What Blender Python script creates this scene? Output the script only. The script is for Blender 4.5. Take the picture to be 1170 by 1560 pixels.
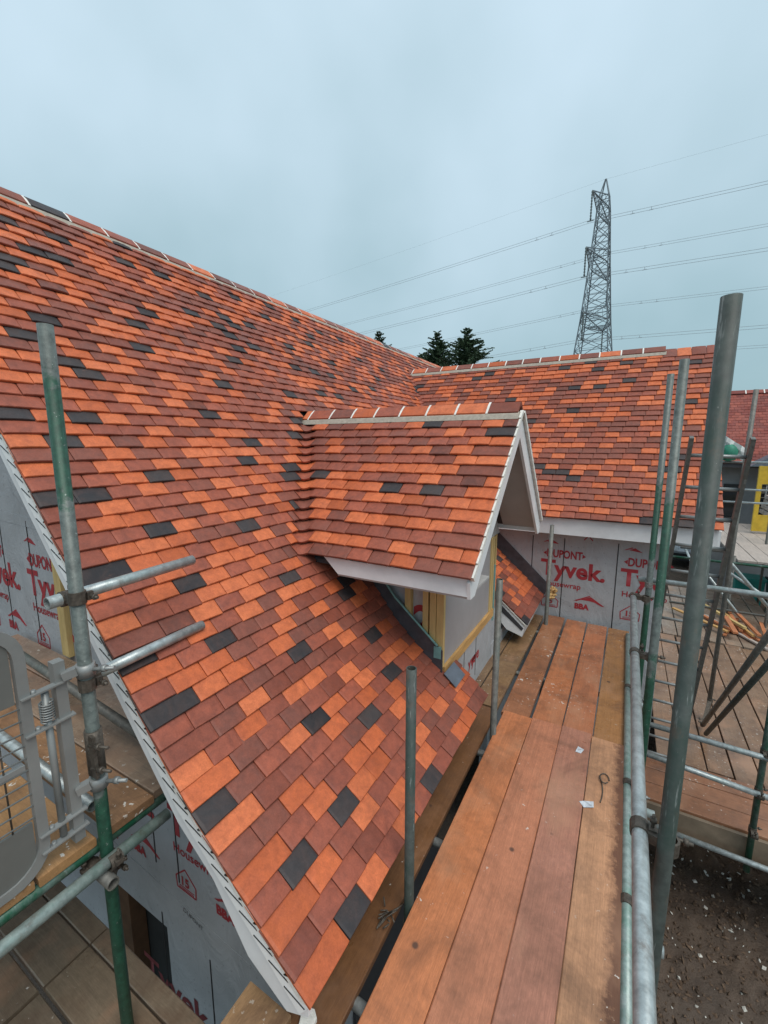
import bpy, bmesh, math, random
from mathutils import Vector, Matrix
R = math.radians
rnd = random.Random(7)
for o in list(bpy.data.objects):
    bpy.data.objects.remove(o)
SC = bpy.context.scene
COL = SC.collection

# ------------------------------------------------------------------ camera, sky, sun, exposure
cam_d = bpy.data.cameras.new('camera')
cam = bpy.data.objects.new('camera', cam_d)
COL.objects.link(cam)
cam_d.sensor_fit = 'HORIZONTAL'
cam_d.sensor_width = 36.0
cam_d.lens = 36.0 * 652.0 / 1170.0
cam_d.clip_start = 0.05
cam_d.clip_end = 3000
cam.location = (0, 0, 0)
cam.rotation_euler = (R(90 - 9.06), 0, R(29.5))
SC.camera = cam

SUN_EL, SUN_AZ = R(60), R(122)          # azimuth clockwise from +Y
world = bpy.data.worlds.new('World')
SC.world = world
world.use_nodes = True
wn, wl = world.node_tree.nodes, world.node_tree.links
wn.clear()
w_out = wn.new('ShaderNodeOutputWorld')
sky = wn.new('ShaderNodeTexSky')
sky.sky_type = 'NISHITA'
sky.sun_disc = False
sky.sun_elevation = SUN_EL
sky.sun_rotation = SUN_AZ
sky.air_density = 1.0
sky.dust_density = 4.0
bg_clear = wn.new('ShaderNodeBackground')
bg_clear.inputs['Strength'].default_value = 0.06
wl.new(sky.outputs[0], bg_clear.inputs['Color'])
tc = wn.new('ShaderNodeTexCoord')
nz = wn.new('ShaderNodeTexNoise')
nz.inputs['Scale'].default_value = 2.3
nz.inputs['Detail'].default_value = 4.0
nz.inputs['Roughness'].default_value = 0.45
wl.new(tc.outputs['Generated'], nz.inputs['Vector'])
ramp = wn.new('ShaderNodeValToRGB')
ramp.color_ramp.elements[0].position = 0.25
ramp.color_ramp.elements[0].color = (0.305, 0.47, 0.52, 1)
ramp.color_ramp.elements[1].position = 0.92
ramp.color_ramp.elements[1].color = (0.61, 0.775, 0.885, 1)
# an overcast sky is brighter overhead than at the horizon, in soft uneven veils
sep = wn.new('ShaderNodeSeparateXYZ')
wl.new(tc.outputs['Generated'], sep.inputs[0])
m_a = wn.new('ShaderNodeMath')
m_a.operation = 'MULTIPLY_ADD'
m_a.inputs[1].default_value = 0.75
wl.new(sep.outputs['Z'], m_a.inputs[0])
m_b = wn.new('ShaderNodeMath')
m_b.operation = 'MULTIPLY_ADD'
m_b.inputs[1].default_value = 0.95
m_b.inputs[2].default_value = -0.14
wl.new(nz.outputs['Fac'], m_b.inputs[0])
wl.new(m_b.outputs[0], m_a.inputs[2])
wl.new(m_a.outputs[0], ramp.inputs['Fac'])
bg_cloud = wn.new('ShaderNodeBackground')
bg_cloud.inputs['Strength'].default_value = 0.78
wl.new(ramp.outputs['Color'], bg_cloud.inputs['Color'])
w_mix = wn.new('ShaderNodeMixShader')
w_mix.inputs['Fac'].default_value = 0.86
wl.new(bg_clear.outputs[0], w_mix.inputs[1])
wl.new(bg_cloud.outputs[0], w_mix.inputs[2])
wl.new(w_mix.outputs[0], w_out.inputs['Surface'])

sun_d = bpy.data.lights.new('sun', 'SUN')
sun_d.energy = 1.5
sun_d.angle = R(40)
sun_d.color = (1.0, 0.95, 0.88)
sun = bpy.data.objects.new('sun', sun_d)
COL.objects.link(sun)
sun.rotation_euler = (R(90) - SUN_EL, 0, -SUN_AZ + math.pi)
# the lamp shines along its -Z, so it is turned to look down from the sun's azimuth
_d = Vector((math.sin(SUN_AZ) * math.cos(SUN_EL), math.cos(SUN_AZ) * math.cos(SUN_EL), math.sin(SUN_EL)))
sun.rotation_euler = _d.to_track_quat('Z', 'Y').to_euler()
SC.view_settings.view_transform = 'Standard'
SC.view_settings.look = 'None'
SC.view_settings.exposure = 0.55
SC.view_settings.gamma = 1.0
SC.render.engine = 'CYCLES'

# ------------------------------------------------------------------ materials
MATS = {}


def new_mat(name):
    m = bpy.data.materials.new(name)
    m.use_nodes = True
    nt = m.node_tree
    b = nt.nodes['Principled BSDF']
    MATS[name] = m
    return m, nt, nt.nodes, nt.links, b


def n_noise(nt, scale, detail=3, rough=0.55, coord='Position', stretch=None, dist=0.0):
    """noise driven by world position or object coordinates, optionally stretched"""
    N, L = nt.nodes, nt.links
    if coord == 'Position':
        src = N.new('ShaderNodeNewGeometry').outputs['Position']
    else:
        src = N.new('ShaderNodeTexCoord').outputs['Object']
    t = N.new('ShaderNodeTexNoise')
    t.inputs['Scale'].default_value = scale
    t.inputs['Detail'].default_value = detail
    t.inputs['Roughness'].default_value = rough
    t.inputs['Distortion'].default_value = dist
    if stretch:
        mp = N.new('ShaderNodeMapping')
        mp.inputs['Scale'].default_value = stretch
        L.new(src, mp.inputs['Vector'])
        src = mp.outputs[0]
    L.new(src, t.inputs['Vector'])
    return t.outputs['Fac']


def n_ramp(nt, fac, stops):
    r = nt.nodes.new('ShaderNodeValToRGB')
    els = r.color_ramp.elements
    while len(els) < len(stops):
        els.new(0.5)
    for e, (p, c) in zip(els, stops):
        e.position = p
        e.color = (c, c, c, 1) if isinstance(c, (int, float)) else (*c, 1)
    nt.links.new(fac, r.inputs['Fac'])
    return r.outputs['Color']


def n_mix(nt, fac, a, b, mode='MIX'):
    m = nt.nodes.new('ShaderNodeMix')
    m.data_type = 'RGBA'
    m.blend_type = mode
    for s, v in ((m.inputs[0], fac), (m.inputs[6], a), (m.inputs[7], b)):
        if hasattr(v, 'is_linked'):
            nt.links.new(v, s)
        elif isinstance(v, (int, float)):
            s.default_value = v
        else:
            s.default_value = (*v, 1)
    return m.outputs[2]


def n_bump(nt, height, strength, dist, b):
    bm = nt.nodes.new('ShaderNodeBump')
    bm.inputs['Strength'].default_value = strength
    bm.inputs['Distance'].default_value = dist
    nt.links.new(height, bm.inputs['Height'])
    nt.links.new(bm.outputs[0], b.inputs['Normal'])


def n_tint(nt):
    """a number of its own for every piece: object random plus the face attribute of joined pieces"""
    N, L = nt.nodes, nt.links
    oi = N.new('ShaderNodeObjectInfo')
    at = N.new('ShaderNodeAttribute')
    at.attribute_name = 'tint'
    ad = N.new('ShaderNodeMath')
    L.new(oi.outputs['Random'], ad.inputs[0])
    L.new(at.outputs['Fac'], ad.inputs[1])
    fr = N.new('ShaderNodeMath')
    fr.operation = 'FRACT'
    L.new(ad.outputs[0], fr.inputs[0])
    return fr.outputs[0]


def tile_mat(name, c0, c1, blotch, amount):
    m, nt, N, L, b = new_mat(name)
    t = n_tint(nt)
    mid = tuple((p + q) / 2 for p, q in zip(c0, c1))
    base = n_ramp(nt, t, [(0.0, tuple(p * .72 for p in c0)), (0.2, c0), (0.6, mid), (0.85, c1), (1.0, tuple(p * .9 for p in mid))])
    blot = n_ramp(nt, n_noise(nt, 11, 5, 0.68, dist=0.7), [(0.42, 0.0), (0.74, amount)])
    base = n_mix(nt, blot, base, blotch)
    smoke = n_ramp(nt, n_noise(nt, 4.2, 6, 0.72, dist=1.4), [(0.52, 0.0), (0.80, 0.32)])
    base = n_mix(nt, smoke, base, (0.125, 0.052, 0.04))
    cloud = n_noise(nt, 24, 5, 0.72, dist=0.5)
    base = n_mix(nt, 0.6, base, n_ramp(nt, cloud, [(0.28, 0.66), (0.72, 1.28)]), 'MULTIPLY')
    scuff = n_ramp(nt, n_noise(nt, 30, 5, 0.7, 'Position', (1, .35, 1)), [(0.64, 0.0), (0.80, 0.22)])
    base = n_mix(nt, scuff, base, (0.40, 0.17, 0.11))
    fine = n_noise(nt, 160, 4, 0.7)
    base = n_mix(nt, 0.35, base, n_ramp(nt, fine, [(0.25, 0.5), (0.75, 1.35)]), 'MULTIPLY')
    L.new(base, b.inputs['Base Color'])
    L.new(n_ramp(nt, n_noise(nt, 3.5, 4, 0.6), [(0.35, 0.42), (0.65, 0.68)]), b.inputs['Roughness'])
    b.inputs['Specular IOR Level'].default_value = 0.25
    n_bump(nt, n_noise(nt, 220, 5, 0.75), 0.22, 0.002, b)
    return m


tile_mat('tile_orange', (0.55, 0.13, 0.047), (0.65, 0.175, 0.07), (0.34, 0.085, 0.043), 0.6)
tile_mat('tile_red', (0.285, 0.08, 0.05), (0.39, 0.105, 0.06), (0.18, 0.06, 0.045), 0.7)
tile_mat('tile_brown', (0.18, 0.066, 0.049), (0.25, 0.082, 0.056), (0.32, 0.085, 0.05), 0.5)
tile_mat('tile_dark', (0.037, 0.034, 0.037), (0.060, 0.050, 0.050), (0.095, 0.055, 0.045), 0.45)
tile_mat('tile_far', (0.24, 0.055, 0.042), (0.34, 0.085, 0.058), (0.13, 0.045, 0.045), 0.6)
TILE_MATS = ['tile_orange', 'tile_red', 'tile_brown', 'tile_dark']


def plain_mat(name, c, rough=0.6, var=0.25, scale=14, bump=0.0, metal=0.0, coord='Position', stretch=None, spec=0.4):
    m, nt, N, L, b = new_mat(name)
    f = n_noise(nt, scale, 5, 0.6, coord, stretch)
    col = n_mix(nt, 1.0, c, n_ramp(nt, f, [(0.25, 1 - var), (0.75, 1 + var)]), 'MULTIPLY')
    L.new(col, b.inputs['Base Color'])
    b.inputs['Roughness'].default_value = rough
    b.inputs['Metallic'].default_value = metal
    b.inputs['Specular IOR Level'].default_value = spec
    if bump:
        n_bump(nt, n_noise(nt, scale * 4, 4, 0.65, coord, stretch), bump, 0.004, b)
    return m


plain_mat('mortar', (0.37, 0.33, 0.275), 0.85, 0.22, 30, 0.5)
plain_mat('white_mortar', (0.72, 0.70, 0.65), 0.75, 0.18, 40, 0.4)
plain_mat('white_plastic', (0.76, 0.77, 0.78), 0.33, 0.14, 4)
plain_mat('white_clean', (0.86, 0.86, 0.85), 0.5, 0.06, 20)
plain_mat('soffit', (0.42, 0.41, 0.40), 0.6, 0.08, 5)
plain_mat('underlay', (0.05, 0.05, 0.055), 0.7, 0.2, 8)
plain_mat('lead', (0.082, 0.086, 0.10), 0.5, 0.35, 9, 0.3, 0.35)
plain_mat('lead_new', (0.16, 0.19, 0.23), 0.4, 0.25, 12, 0.2, 0.35)
plain_mat('stud', (0.55, 0.40, 0.17), 0.7, 0.22, 7, 0.2, 0, 'Object', (4, 4, .6))
plain_mat('jamb_timber', (0.10, 0.05, 0.025), 0.8, 0.3, 9)
plain_mat('timber_orange', (0.52, 0.30, 0.11), 0.65, 0.3, 9, 0.2, 0, 'Object', (4, .6, 4))
plain_mat('panel_grey', (0.36, 0.36, 0.37), 0.45, 0.12, 3, 0.05, 0.15)
plain_mat('teal_membrane', (0.16, 0.32, 0.31), 0.5, 0.25, 20)
plain_mat('red_print', (0.36, 0.035, 0.045), 0.5, 0.1, 10)
plain_mat('faded_print', (0.17, 0.035, 0.04), 0.6, 0.3, 20)
plain_mat('black_print', (0.02, 0.02, 0.022), 0.5, 0.1, 10)
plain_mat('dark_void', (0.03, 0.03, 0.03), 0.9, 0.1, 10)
plain_mat('foam', (0.62, 0.40, 0.17), 0.9, 0.35, 30, 0.6)
plain_mat('steel_dark', (0.10, 0.085, 0.07), 0.55, 0.5, 60, 0.3, 0.4)
plain_mat('coupler_steel', (0.26, 0.26, 0.25), 0.45, 0.5, 70, 0.3, 0.55)
plain_mat('gate_steel', (0.27, 0.28, 0.275), 0.45, 0.14, 6, 0.05, 0.35)
plain_mat('gate_plate', (0.17, 0.175, 0.165), 0.5, 0.12, 5, 0.03, 0.3)
plain_mat('yellow_paint', (0.62, 0.41, 0.04), 0.45, 0.2, 8)
plain_mat('render_grey', (0.22, 0.23, 0.24), 0.7, 0.2, 3)
plain_mat('pylon_steel', (0.15, 0.185, 0.21), 0.6, 0.15, 1.0, 0, 0.2)
plain_mat('cable', (0.36, 0.42, 0.46), 0.6, 0.05, 1.0)
plain_mat('glass_insulator', (0.10, 0.12, 0.12), 0.3, 0.1, 3)
plain_mat('car_paint', (0.42, 0.44, 0.46), 0.25, 0.03, 3, 0, 0.3)
plain_mat('glass_dark', (0.03, 0.035, 0.04), 0.08, 0.05, 3)
plain_mat('rubber', (0.02, 0.02, 0.02), 0.8, 0.1, 10)
plain_mat('lamp_glass', (0.75, 0.78, 0.8), 0.1, 0.03, 3)
plain_mat('teal_plastic', (0.02, 0.22, 0.19), 0.4, 0.2, 6)
plain_mat('green_sack', (0.03, 0.20, 0.13), 0.6, 0.35, 14, 0.3)
plain_mat('white_sheet', (0.68, 0.70, 0.68), 0.6, 0.2, 12, 0.3)
plain_mat('new_timber', (0.46, 0.17, 0.075), 0.6, 0.3, 9, 0.2, 0, 'Object', (.6, 5, 5))
plain_mat('toe_timber', (0.20, 0.15, 0.105), 0.6, 0.4, 5, 0.2)
plain_mat('pale_board', (0.40, 0.34, 0.30), 0.6, 0.22, 5, 0.2, 0, 'Object', (.6, 5, 5))
plain_mat('bark', (0.09, 0.06, 0.045), 0.9, 0.3, 20, 0.6)
plain_mat('stone_white', (0.55, 0.53, 0.48), 0.8, 0.3, 40)
plain_mat('stone_brown', (0.10, 0.064, 0.041), 0.85, 0.45, 30, 0.4)
plain_mat('paper', (0.55, 0.58, 0.62), 0.5, 0.3, 60)

# house wrap: pale grey film with a fine dotted texture and soft creases
m, nt, N, L, b = new_mat('wrap')
cr = n_noise(nt, 2.2, 4, 0.6, 'Position', (1, 1, 1.4))
base = n_mix(nt, 1.0, (0.40, 0.415, 0.435), n_ramp(nt, cr, [(0.3, 0.86), (0.7, 1.08)]), 'MULTIPLY')
geo = N.new('ShaderNodeNewGeometry')
vor = N.new('ShaderNodeTexVoronoi')
vor.inputs['Scale'].default_value = 17
L.new(geo.outputs['Position'], vor.inputs['Vector'])
dots = n_ramp(nt, vor.outputs['Distance'], [(0.10, 1.0), (0.16, 0.0)])
base = n_mix(nt, n_mix(nt, 0.5, (0, 0, 0), dots), base, (0.20, 0.20, 0.22))
L.new(base, b.inputs['Base Color'])
b.inputs['Roughness'].default_value = 0.5
n_bump(nt, n_noise(nt, 3.2, 6, 0.62, 'Position', (1, 1, .55), 1.2), 0.55, 0.05, b)

# tubes: galvanised, and old green paint worn down to dull zinc


def tube_mat(name, zinc, green, lo, hi, metal, rough):
    m, nt, N, L, b = new_mat(name)
    z = n_mix(nt, 1.0, zinc, n_ramp(nt, n_noise(nt, 26, 5, 0.65), [(0.3, 0.62), (0.7, 1.25)]), 'MULTIPLY')
    msk = n_ramp(nt, n_noise(nt, 2.6, 6, 0.72, 'Position', (1.5, 1.5, 1)), [(lo, 0.0), (hi, 1.0)])
    col = n_mix(nt, msk, z, green)
    rust = n_ramp(nt, n_noise(nt, 11, 6, 0.75, 'Position', (1, 1, .5)), [(0.56, 0.0), (0.72, 0.55)])
    col = n_mix(nt, rust, col, (0.13, 0.075, 0.045))
    scr = n_ramp(nt, n_noise(nt, 48, 4, 0.7, 'Position', (1, 1, .12)), [(0.60, 0.0), (0.70, 0.5)])
    col = n_mix(nt, scr, col, (0.34, 0.36, 0.35))
    spl = n_ramp(nt, n_noise(nt, 60, 4, 0.65), [(0.69, 0.0), (0.74, 0.6)])
    col = n_mix(nt, spl, col, (0.5, 0.5, 0.47))
    L.new(col, b.inputs['Base Color'])
    b.inputs['Metallic'].default_value = metal
    b.inputs['Roughness'].default_value = rough
    n_bump(nt, n_noise(nt, 90, 4, 0.7), 0.3, 0.002, b)


tube_mat('tube_zinc', (0.40, 0.44, 0.44), (0.26, 0.34, 0.31), 0.55, 0.75, 0.45, 0.38)
tube_mat('tube_worn', (0.055, 0.066, 0.06), (0.024, 0.045, 0.036), 0.47, 0.64, 0.0, 0.6)
tube_mat('tube_pale', (0.27, 0.33, 0.31), (0.15, 0.25, 0.21), 0.48, 0.66, 0.3, 0.42)
tube_mat('tube_green', (0.15, 0.20, 0.18), (0.012, 0.085, 0.045), 0.36, 0.52, 0.15, 0.45)
tube_mat('tube_dull', (0.15, 0.145, 0.13), (0.09, 0.11, 0.10), 0.5, 0.7, 0.2, 0.55)


def banded_tube(name, plo, phi):
    # dull zinc with a length of dark green paint, its edges ragged
    m, nt, N, L, b = new_mat(name)
    z = n_mix(nt, 1.0, (0.115, 0.135, 0.125), n_ramp(nt, n_noise(nt, 30, 5, 0.7), [(0.3, 0.55), (0.7, 1.35)]), 'MULTIPLY')
    sp = N.new('ShaderNodeSeparateXYZ')
    L.new(N.new('ShaderNodeNewGeometry').outputs['Position'], sp.inputs[0])
    ad = N.new('ShaderNodeMath')
    ad.operation = 'MULTIPLY_ADD'
    ad.inputs[1].default_value = 0.7
    L.new(n_noise(nt, 9, 5, 0.7), ad.inputs[0])
    L.new(sp.outputs['Z'], ad.inputs[2])
    mr_ = N.new('ShaderNodeMapRange')
    mr_.inputs[1].default_value = -3.2
    mr_.inputs[2].default_value = 0.8
    L.new(ad.outputs[0], mr_.inputs[0])
    k = lambda v: (v + 3.55) / 4.0
    msk = n_ramp(nt, mr_.outputs[0], [(k(-1.40), 1.0), (k(-1.33), 0.0), (k(plo), 0.0), (k(plo + .05), .95), (k(phi), .95), (k(phi + .06), 0.0)])
    col = n_mix(nt, msk, z, n_mix(nt, 1.0, (0.016, 0.07, 0.043), n_ramp(nt, n_noise(nt, 40, 4, .6), [(.3, .6), (.7, 1.3)]), 'MULTIPLY'))
    spl = n_ramp(nt, n_noise(nt, 75, 3, 0.6), [(0.68, 0.0), (0.73, 0.6)])
    col = n_mix(nt, spl, col, (0.4, 0.42, 0.4))
    L.new(col, b.inputs['Base Color'])
    b.inputs['Metallic'].default_value = 0.15
    b.inputs['Roughness'].default_value = 0.48
    n_bump(nt, n_noise(nt, 90, 4, 0.7), 0.3, 0.002, b)


banded_tube('tube_band', -.25, .22)
banded_tube('tube_band_low', -1.0, -.36)


# scaffold boards: grain along the board, wet patches, plaster spatter
def board_mat(name, c0, c1, c2, spat, wet, dirt=0.6, stain=False):
    m, nt, N, L, b = new_mat(name)
    oi = N.new('ShaderNodeObjectInfo')
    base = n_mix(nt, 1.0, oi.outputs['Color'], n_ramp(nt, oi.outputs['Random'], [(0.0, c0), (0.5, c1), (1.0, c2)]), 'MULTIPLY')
    grain = n_noise(nt, 1.0, 7, 0.7, 'Object', (1.6, 60, 60), 0.8)
    base = n_mix(nt, 0.55, base, n_ramp(nt, grain, [(0.25, 0.62), (0.72, 1.28)]), 'MULTIPLY')
    fib = n_noise(nt, 1.0, 4, 0.6, 'Object', (30, 420, 420))
    base = n_mix(nt, 0.5, base, n_ramp(nt, fib, [(0.3, 0.65), (0.7, 1.25)]), 'MULTIPLY')
    patch = n_ramp(nt, n_noise(nt, 2.9, 7, 0.7, dist=0.8), [(0.46, 0.0), (0.70, dirt)])
    base = n_mix(nt, patch, base, (0.105, 0.055, 0.034))
    mott = n_noise(nt, 22, 5, 0.7)
    base = n_mix(nt, 0.5, base, n_ramp(nt, mott, [(0.3, 0.72), (0.7, 1.2)]), 'MULTIPLY')
    if stain:
        sy = N.new('ShaderNodeSeparateXYZ')
        L.new(N.new('ShaderNodeTexCoord').outputs['Object'], sy.inputs[0])
        ma = N.new('ShaderNodeMath')
        ma.operation = 'MULTIPLY_ADD'
        ma.inputs[1].default_value = 0.16
        L.new(n_noise(nt, 16, 6, 0.75), ma.inputs[0])
        L.new(sy.outputs['Y'], ma.inputs[2])
        base = n_mix(nt, n_ramp(nt, ma.outputs[0], [(-0.01, 0.85), (0.015, 0.5), (0.05, 0.0)]), base, (0.085, 0.032, 0.018))
    light = n_ramp(nt, n_noise(nt, 3.3, 4, 0.6, 'Position', (1, .6, 1)), [(0.52, 0.0), (0.72, 0.45)])
    base = n_mix(nt, light, base, (0.46, 0.25, 0.15))
    knots = N.new('ShaderNodeTexVoronoi')
    knots.inputs['Scale'].default_value = 3.1
    L.new(N.new('ShaderNodeNewGeometry').outputs['Position'], knots.inputs['Vector'])
    kn = n_ramp(nt, knots.outputs['Distance'], [(0.035, 0.85), (0.06, 0.0)])
    base = n_mix(nt, kn, base, (0.07, 0.04, 0.03))
    sp = n_ramp(nt, n_noise(nt, 34, 3, 0.55), [(spat, 0.0), (spat + 0.025, 0.85)])
    cl = n_ramp(nt, n_noise(nt, 1.9, 2, 0.5), [(0.48, 0.0), (0.6, 1.0)])
    base = n_mix(nt, n_mix(nt, 1.0, sp, cl, 'MULTIPLY'), base, (0.66, 0.62, 0.56))
    L.new(base, b.inputs['Base Color'])
    rg = n_ramp(nt, n_noise(nt, 2.0, 5, 0.65), [(0.35, wet), (0.68, 0.62)])
    L.new(rg, b.inputs['Roughness'])
    b.inputs['Specular IOR Level'].default_value = 0.45
    n_bump(nt, n_noise(nt, 1.0, 6, 0.7, 'Object', (6, 110, 110), 0.4), 0.35, 0.003, b)


board_mat('board_brown', (0.95, 0.95, 0.95), (1.0, 1.0, 1.0), (1.05, 1.03, 1.0), 0.690, 0.22, 0.5)
board_mat('board_stain', (1.0, 1.0, 1.0), (1.0, 1.0, 1.0), (1.0, 1.0, 1.0), 0.690, 0.28, 0.55, True)
board_mat('board_wet', (0.9, 0.9, 0.9), (1.0, 1.0, 1.0), (1.1, 1.08, 1.05), 0.650, 0.16, 0.7)

# soil
m, nt, N, L, b = new_mat('soil')
f = n_noise(nt, 3.0, 8, 0.7)
c = n_ramp(nt, f, [(0.3, (0.036, 0.021, 0.013)), (0.55, (0.08, 0.049, 0.030)), (0.75, (0.135, 0.084, 0.052))])
far = n_ramp(nt, n_noise(nt, 0.16, 3, 0.5), [(0.42, 0.0), (0.6, 1.0)])
c = n_mix(nt, far, c, n_mix(nt, 0.5, c, (0.24, 0.19, 0.155)))
L.new(c, b.inputs['Base Color'])
b.inputs['Roughness'].default_value = 0.85
n_bump(nt, n_noise(nt, 14, 8, 0.75), 0.9, 0.06, b)

# conifer needles
m, nt, N, L, b = new_mat('needles')
t = n_tint(nt)
L.new(n_ramp(nt, t, [(0, (0.028, 0.06, 0.034)), (1, (0.075, 0.125, 0.06))]), b.inputs['Base Color'])
b.inputs['Roughness'].default_value = 0.7

# ------------------------------------------------------------------ helpers


def tag(o, label=None, cat=None, group=None, kind=None):
    if label:
        o['label'] = label
    if cat:
        o['category'] = cat
    if group:
        o['group'] = group
    if kind:
        o['kind'] = kind
    return o


def empty(name, loc=(0, 0, 0)):
    o = bpy.data.objects.new(name, None)
    COL.objects.link(o)
    o.location = loc
    o.empty_display_size = 0.1
    return o


def link(name, me, parent=None, loc=None, rot=None):
    o = bpy.data.objects.new(name, me)
    COL.objects.link(o)
    if parent is not None:
        o.parent = parent
        # parents are unrotated, so a world position only needs their offset taken off
        off = Vector((0, 0, 0))
        p = parent
        while p is not None:
            off += p.location
            p = p.parent
        o.location = Vector(loc or (0, 0, 0)) - off
    elif loc is not None:
        o.location = loc
    if rot is not None:
        o.rotation_euler = rot
    return o


class MB:
    """collects polygons for one mesh"""

    def __init__(self):
        self.v, self.f, self.m, self.t, self.sm = [], [], [], [], []

    def add(self, vs, fs, mi=0, tint=0.0, smooth=False):
        k = len(self.v)
        self.v += [tuple(p) for p in vs]
        for q in fs:
            self.f.append(tuple(i + k for i in q))
            self.m.append(mi)
            self.t.append(tint)
            self.sm.append(smooth)

    def box(self, a, c, mi=0):
        (x0, y0, z0), (x1, y1, z1) = a, c
        self.add([(x0, y0, z0), (x1, y0, z0), (x1, y1, z0), (x0, y1, z0), (x0, y0, z1), (x1, y0, z1), (x1, y1, z1), (x0, y1, z1)],
                 [(0, 3, 2, 1), (4, 5, 6, 7), (0, 1, 5, 4), (1, 2, 6, 5), (2, 3, 7, 6), (3, 0, 4, 7)], mi)

    def prism(self, poly, ext, mi=0):
        """extrude a 3-D polygon by a vector"""
        n = len(poly)
        e = Vector(ext)
        a = [Vector(p) for p in poly]
        bq = [p + e for p in a]
        nrm = sum(((a[i] - a[0]).cross(a[(i + 1) % n] - a[0]) for i in range(1, n - 1)), Vector())
        fs = [tuple(range(n)), tuple(range(2 * n - 1, n - 1, -1))] + [(i, i + n, (i + 1) % n + n, (i + 1) % n) for i in range(n)]
        if nrm.dot(e) > 0:
            fs = [tuple(reversed(q)) for q in fs]
        self.add(a + bq, fs, mi)

    def bar(self, p, q, w, h=None, mi=0, up=(0, 0, 1)):
        p, q = Vector(p), Vector(q)
        h = h or w
        d = (q - p).normalized()
        u = Vector(up)
        if abs(d.dot(u)) > 0.95:
            u = Vector((1, 0, 0))
        s = d.cross(u).normalized()
        u = s.cross(d)
        c = [(-w / 2, -h / 2), (w / 2, -h / 2), (w / 2, h / 2), (-w / 2, h / 2)]
        self.add([p + s * a + u * b_ for a, b_ in c] + [q + s * a + u * b_ for a, b_ in c],
                 [(3, 2, 1, 0), (4, 5, 6, 7), (0, 1, 5, 4), (1, 2, 6, 5), (2, 3, 7, 6), (3, 0, 4, 7)], mi)

    def tube(self, p, q, r=0.0242, n=14, wall=0.0045, mi=0):
        """open steel tube with a visible bore"""
        p, q = Vector(p), Vector(q)
        d = (q - p).normalized()
        u = Vector((0, 0, 1)) if abs(d.z) < 0.9 else Vector((1, 0, 0))
        s = d.cross(u).normalized()
        u = s.cross(d)
        ring = lambda c, rr: [c + (s * math.cos(2 * math.pi * i / n) + u * math.sin(2 * math.pi * i / n)) * rr for i in range(n)]
        dep = min(0.12, (q - p).length * 0.4)
        k = wall
        vs = ring(p, r) + ring(q, r) + ring(p, r - k) + ring(q, r - k) + ring(p + d * dep, r - k) + ring(q - d * dep, r - k)
        f1, f2 = [], []
        for i in range(n):
            j = (i + 1) % n
            f1.append((i, j, j + n, i + n))
            f2 += [(j, i, i + 2 * n, j + 2 * n), (i + n, j + n, j + 3 * n, i + 3 * n), (j + 2 * n, i + 2 * n, i + 4 * n, j + 4 * n), (i + 3 * n, j + 3 * n, j + 5 * n, i + 5 * n)]
        f2 += [tuple(4 * n + i for i in range(n)), tuple(5 * n + n - 1 - i for i in range(n))]
        flip = lambda fs: [tuple(reversed(x)) for x in fs]
        k0 = len(self.v)
        self.add(vs, flip(f1), mi, 0, True)
        self.add([], [], mi)
        for x in flip(f2):
            self.f.append(tuple(i + k0 for i in x))
            self.m.append(mi)
            self.t.append(0)
            self.sm.append(False)

    def rod(self, pts, r, n=6, mi=0, caps=True):
        """solid rod through points"""
        pts = [Vector(p) for p in pts]
        k0 = len(self.v)
        vs = []
        for i, p in enumerate(pts):
            d = (pts[min(i + 1, len(pts) - 1)] - pts[max(i - 1, 0)]).normalized()
            u = Vector((0, 0, 1)) if abs(d.z) < 0.9 else Vector((1, 0, 0))
            s = d.cross(u).normalized()
            u = s.cross(d)
            rr = r[i] if isinstance(r, (list, tuple)) else r
            vs += [p + (s * math.cos(2 * math.pi * j / n) + u * math.sin(2 * math.pi * j / n)) * rr for j in range(n)]
        fs = []
        for i in range(len(pts) - 1):
            for j in range(n):
                a, c = i * n + j, i * n + (j + 1) % n
                fs.append((c, a, a + n, c + n))
        self.add(vs, fs, mi, 0, True)
        if caps:
            for q in (tuple(range(n)), tuple(len(vs) - 1 - i for i in range(n))):
                self.f.append(tuple(i + k0 for i in q))
                self.m.append(mi)
                self.t.append(0)
                self.sm.append(False)

    def mesh(self, name, mats, org=(0, 0, 0), tint=False):
        me = bpy.data.meshes.new(name)
        o = Vector(org)
        me.from_pydata([tuple(Vector(p) - o) for p in self.v], [], self.f)
        for mt in (mats if isinstance(mats, (list, tuple)) else [mats]):
            me.materials.append(MATS[mt])
        me.polygons.foreach_set('material_index', self.m)
        me.polygons.foreach_set('use_smooth', self.sm)
        if tint:
            at = me.attributes.new('tint', 'FLOAT', 'FACE')
            at.data.foreach_set('value', self.t)
        me.update()
        return me

    def build(self, name, mats, parent=None, org=None, tint=False):
        if org is None:
            org = Vector((0, 0, 0))
            if self.v:
                org = Vector([(min(p[i] for p in self.v) + max(p[i] for p in self.v)) / 2 for i in range(3)])
                org.z = min(p[2] for p in self.v)
        return link(name, self.mesh(name, mats, org, tint), parent, org)


def box_part(name, a, c, mat, parent):
    mb = MB()
    mb.box(a, c)
    return mb.build(name, mat, parent)


def prism_part(name, poly, ext, mat, parent):
    mb = MB()
    mb.prism(poly, ext)
    return mb.build(name, mat, parent)


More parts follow.
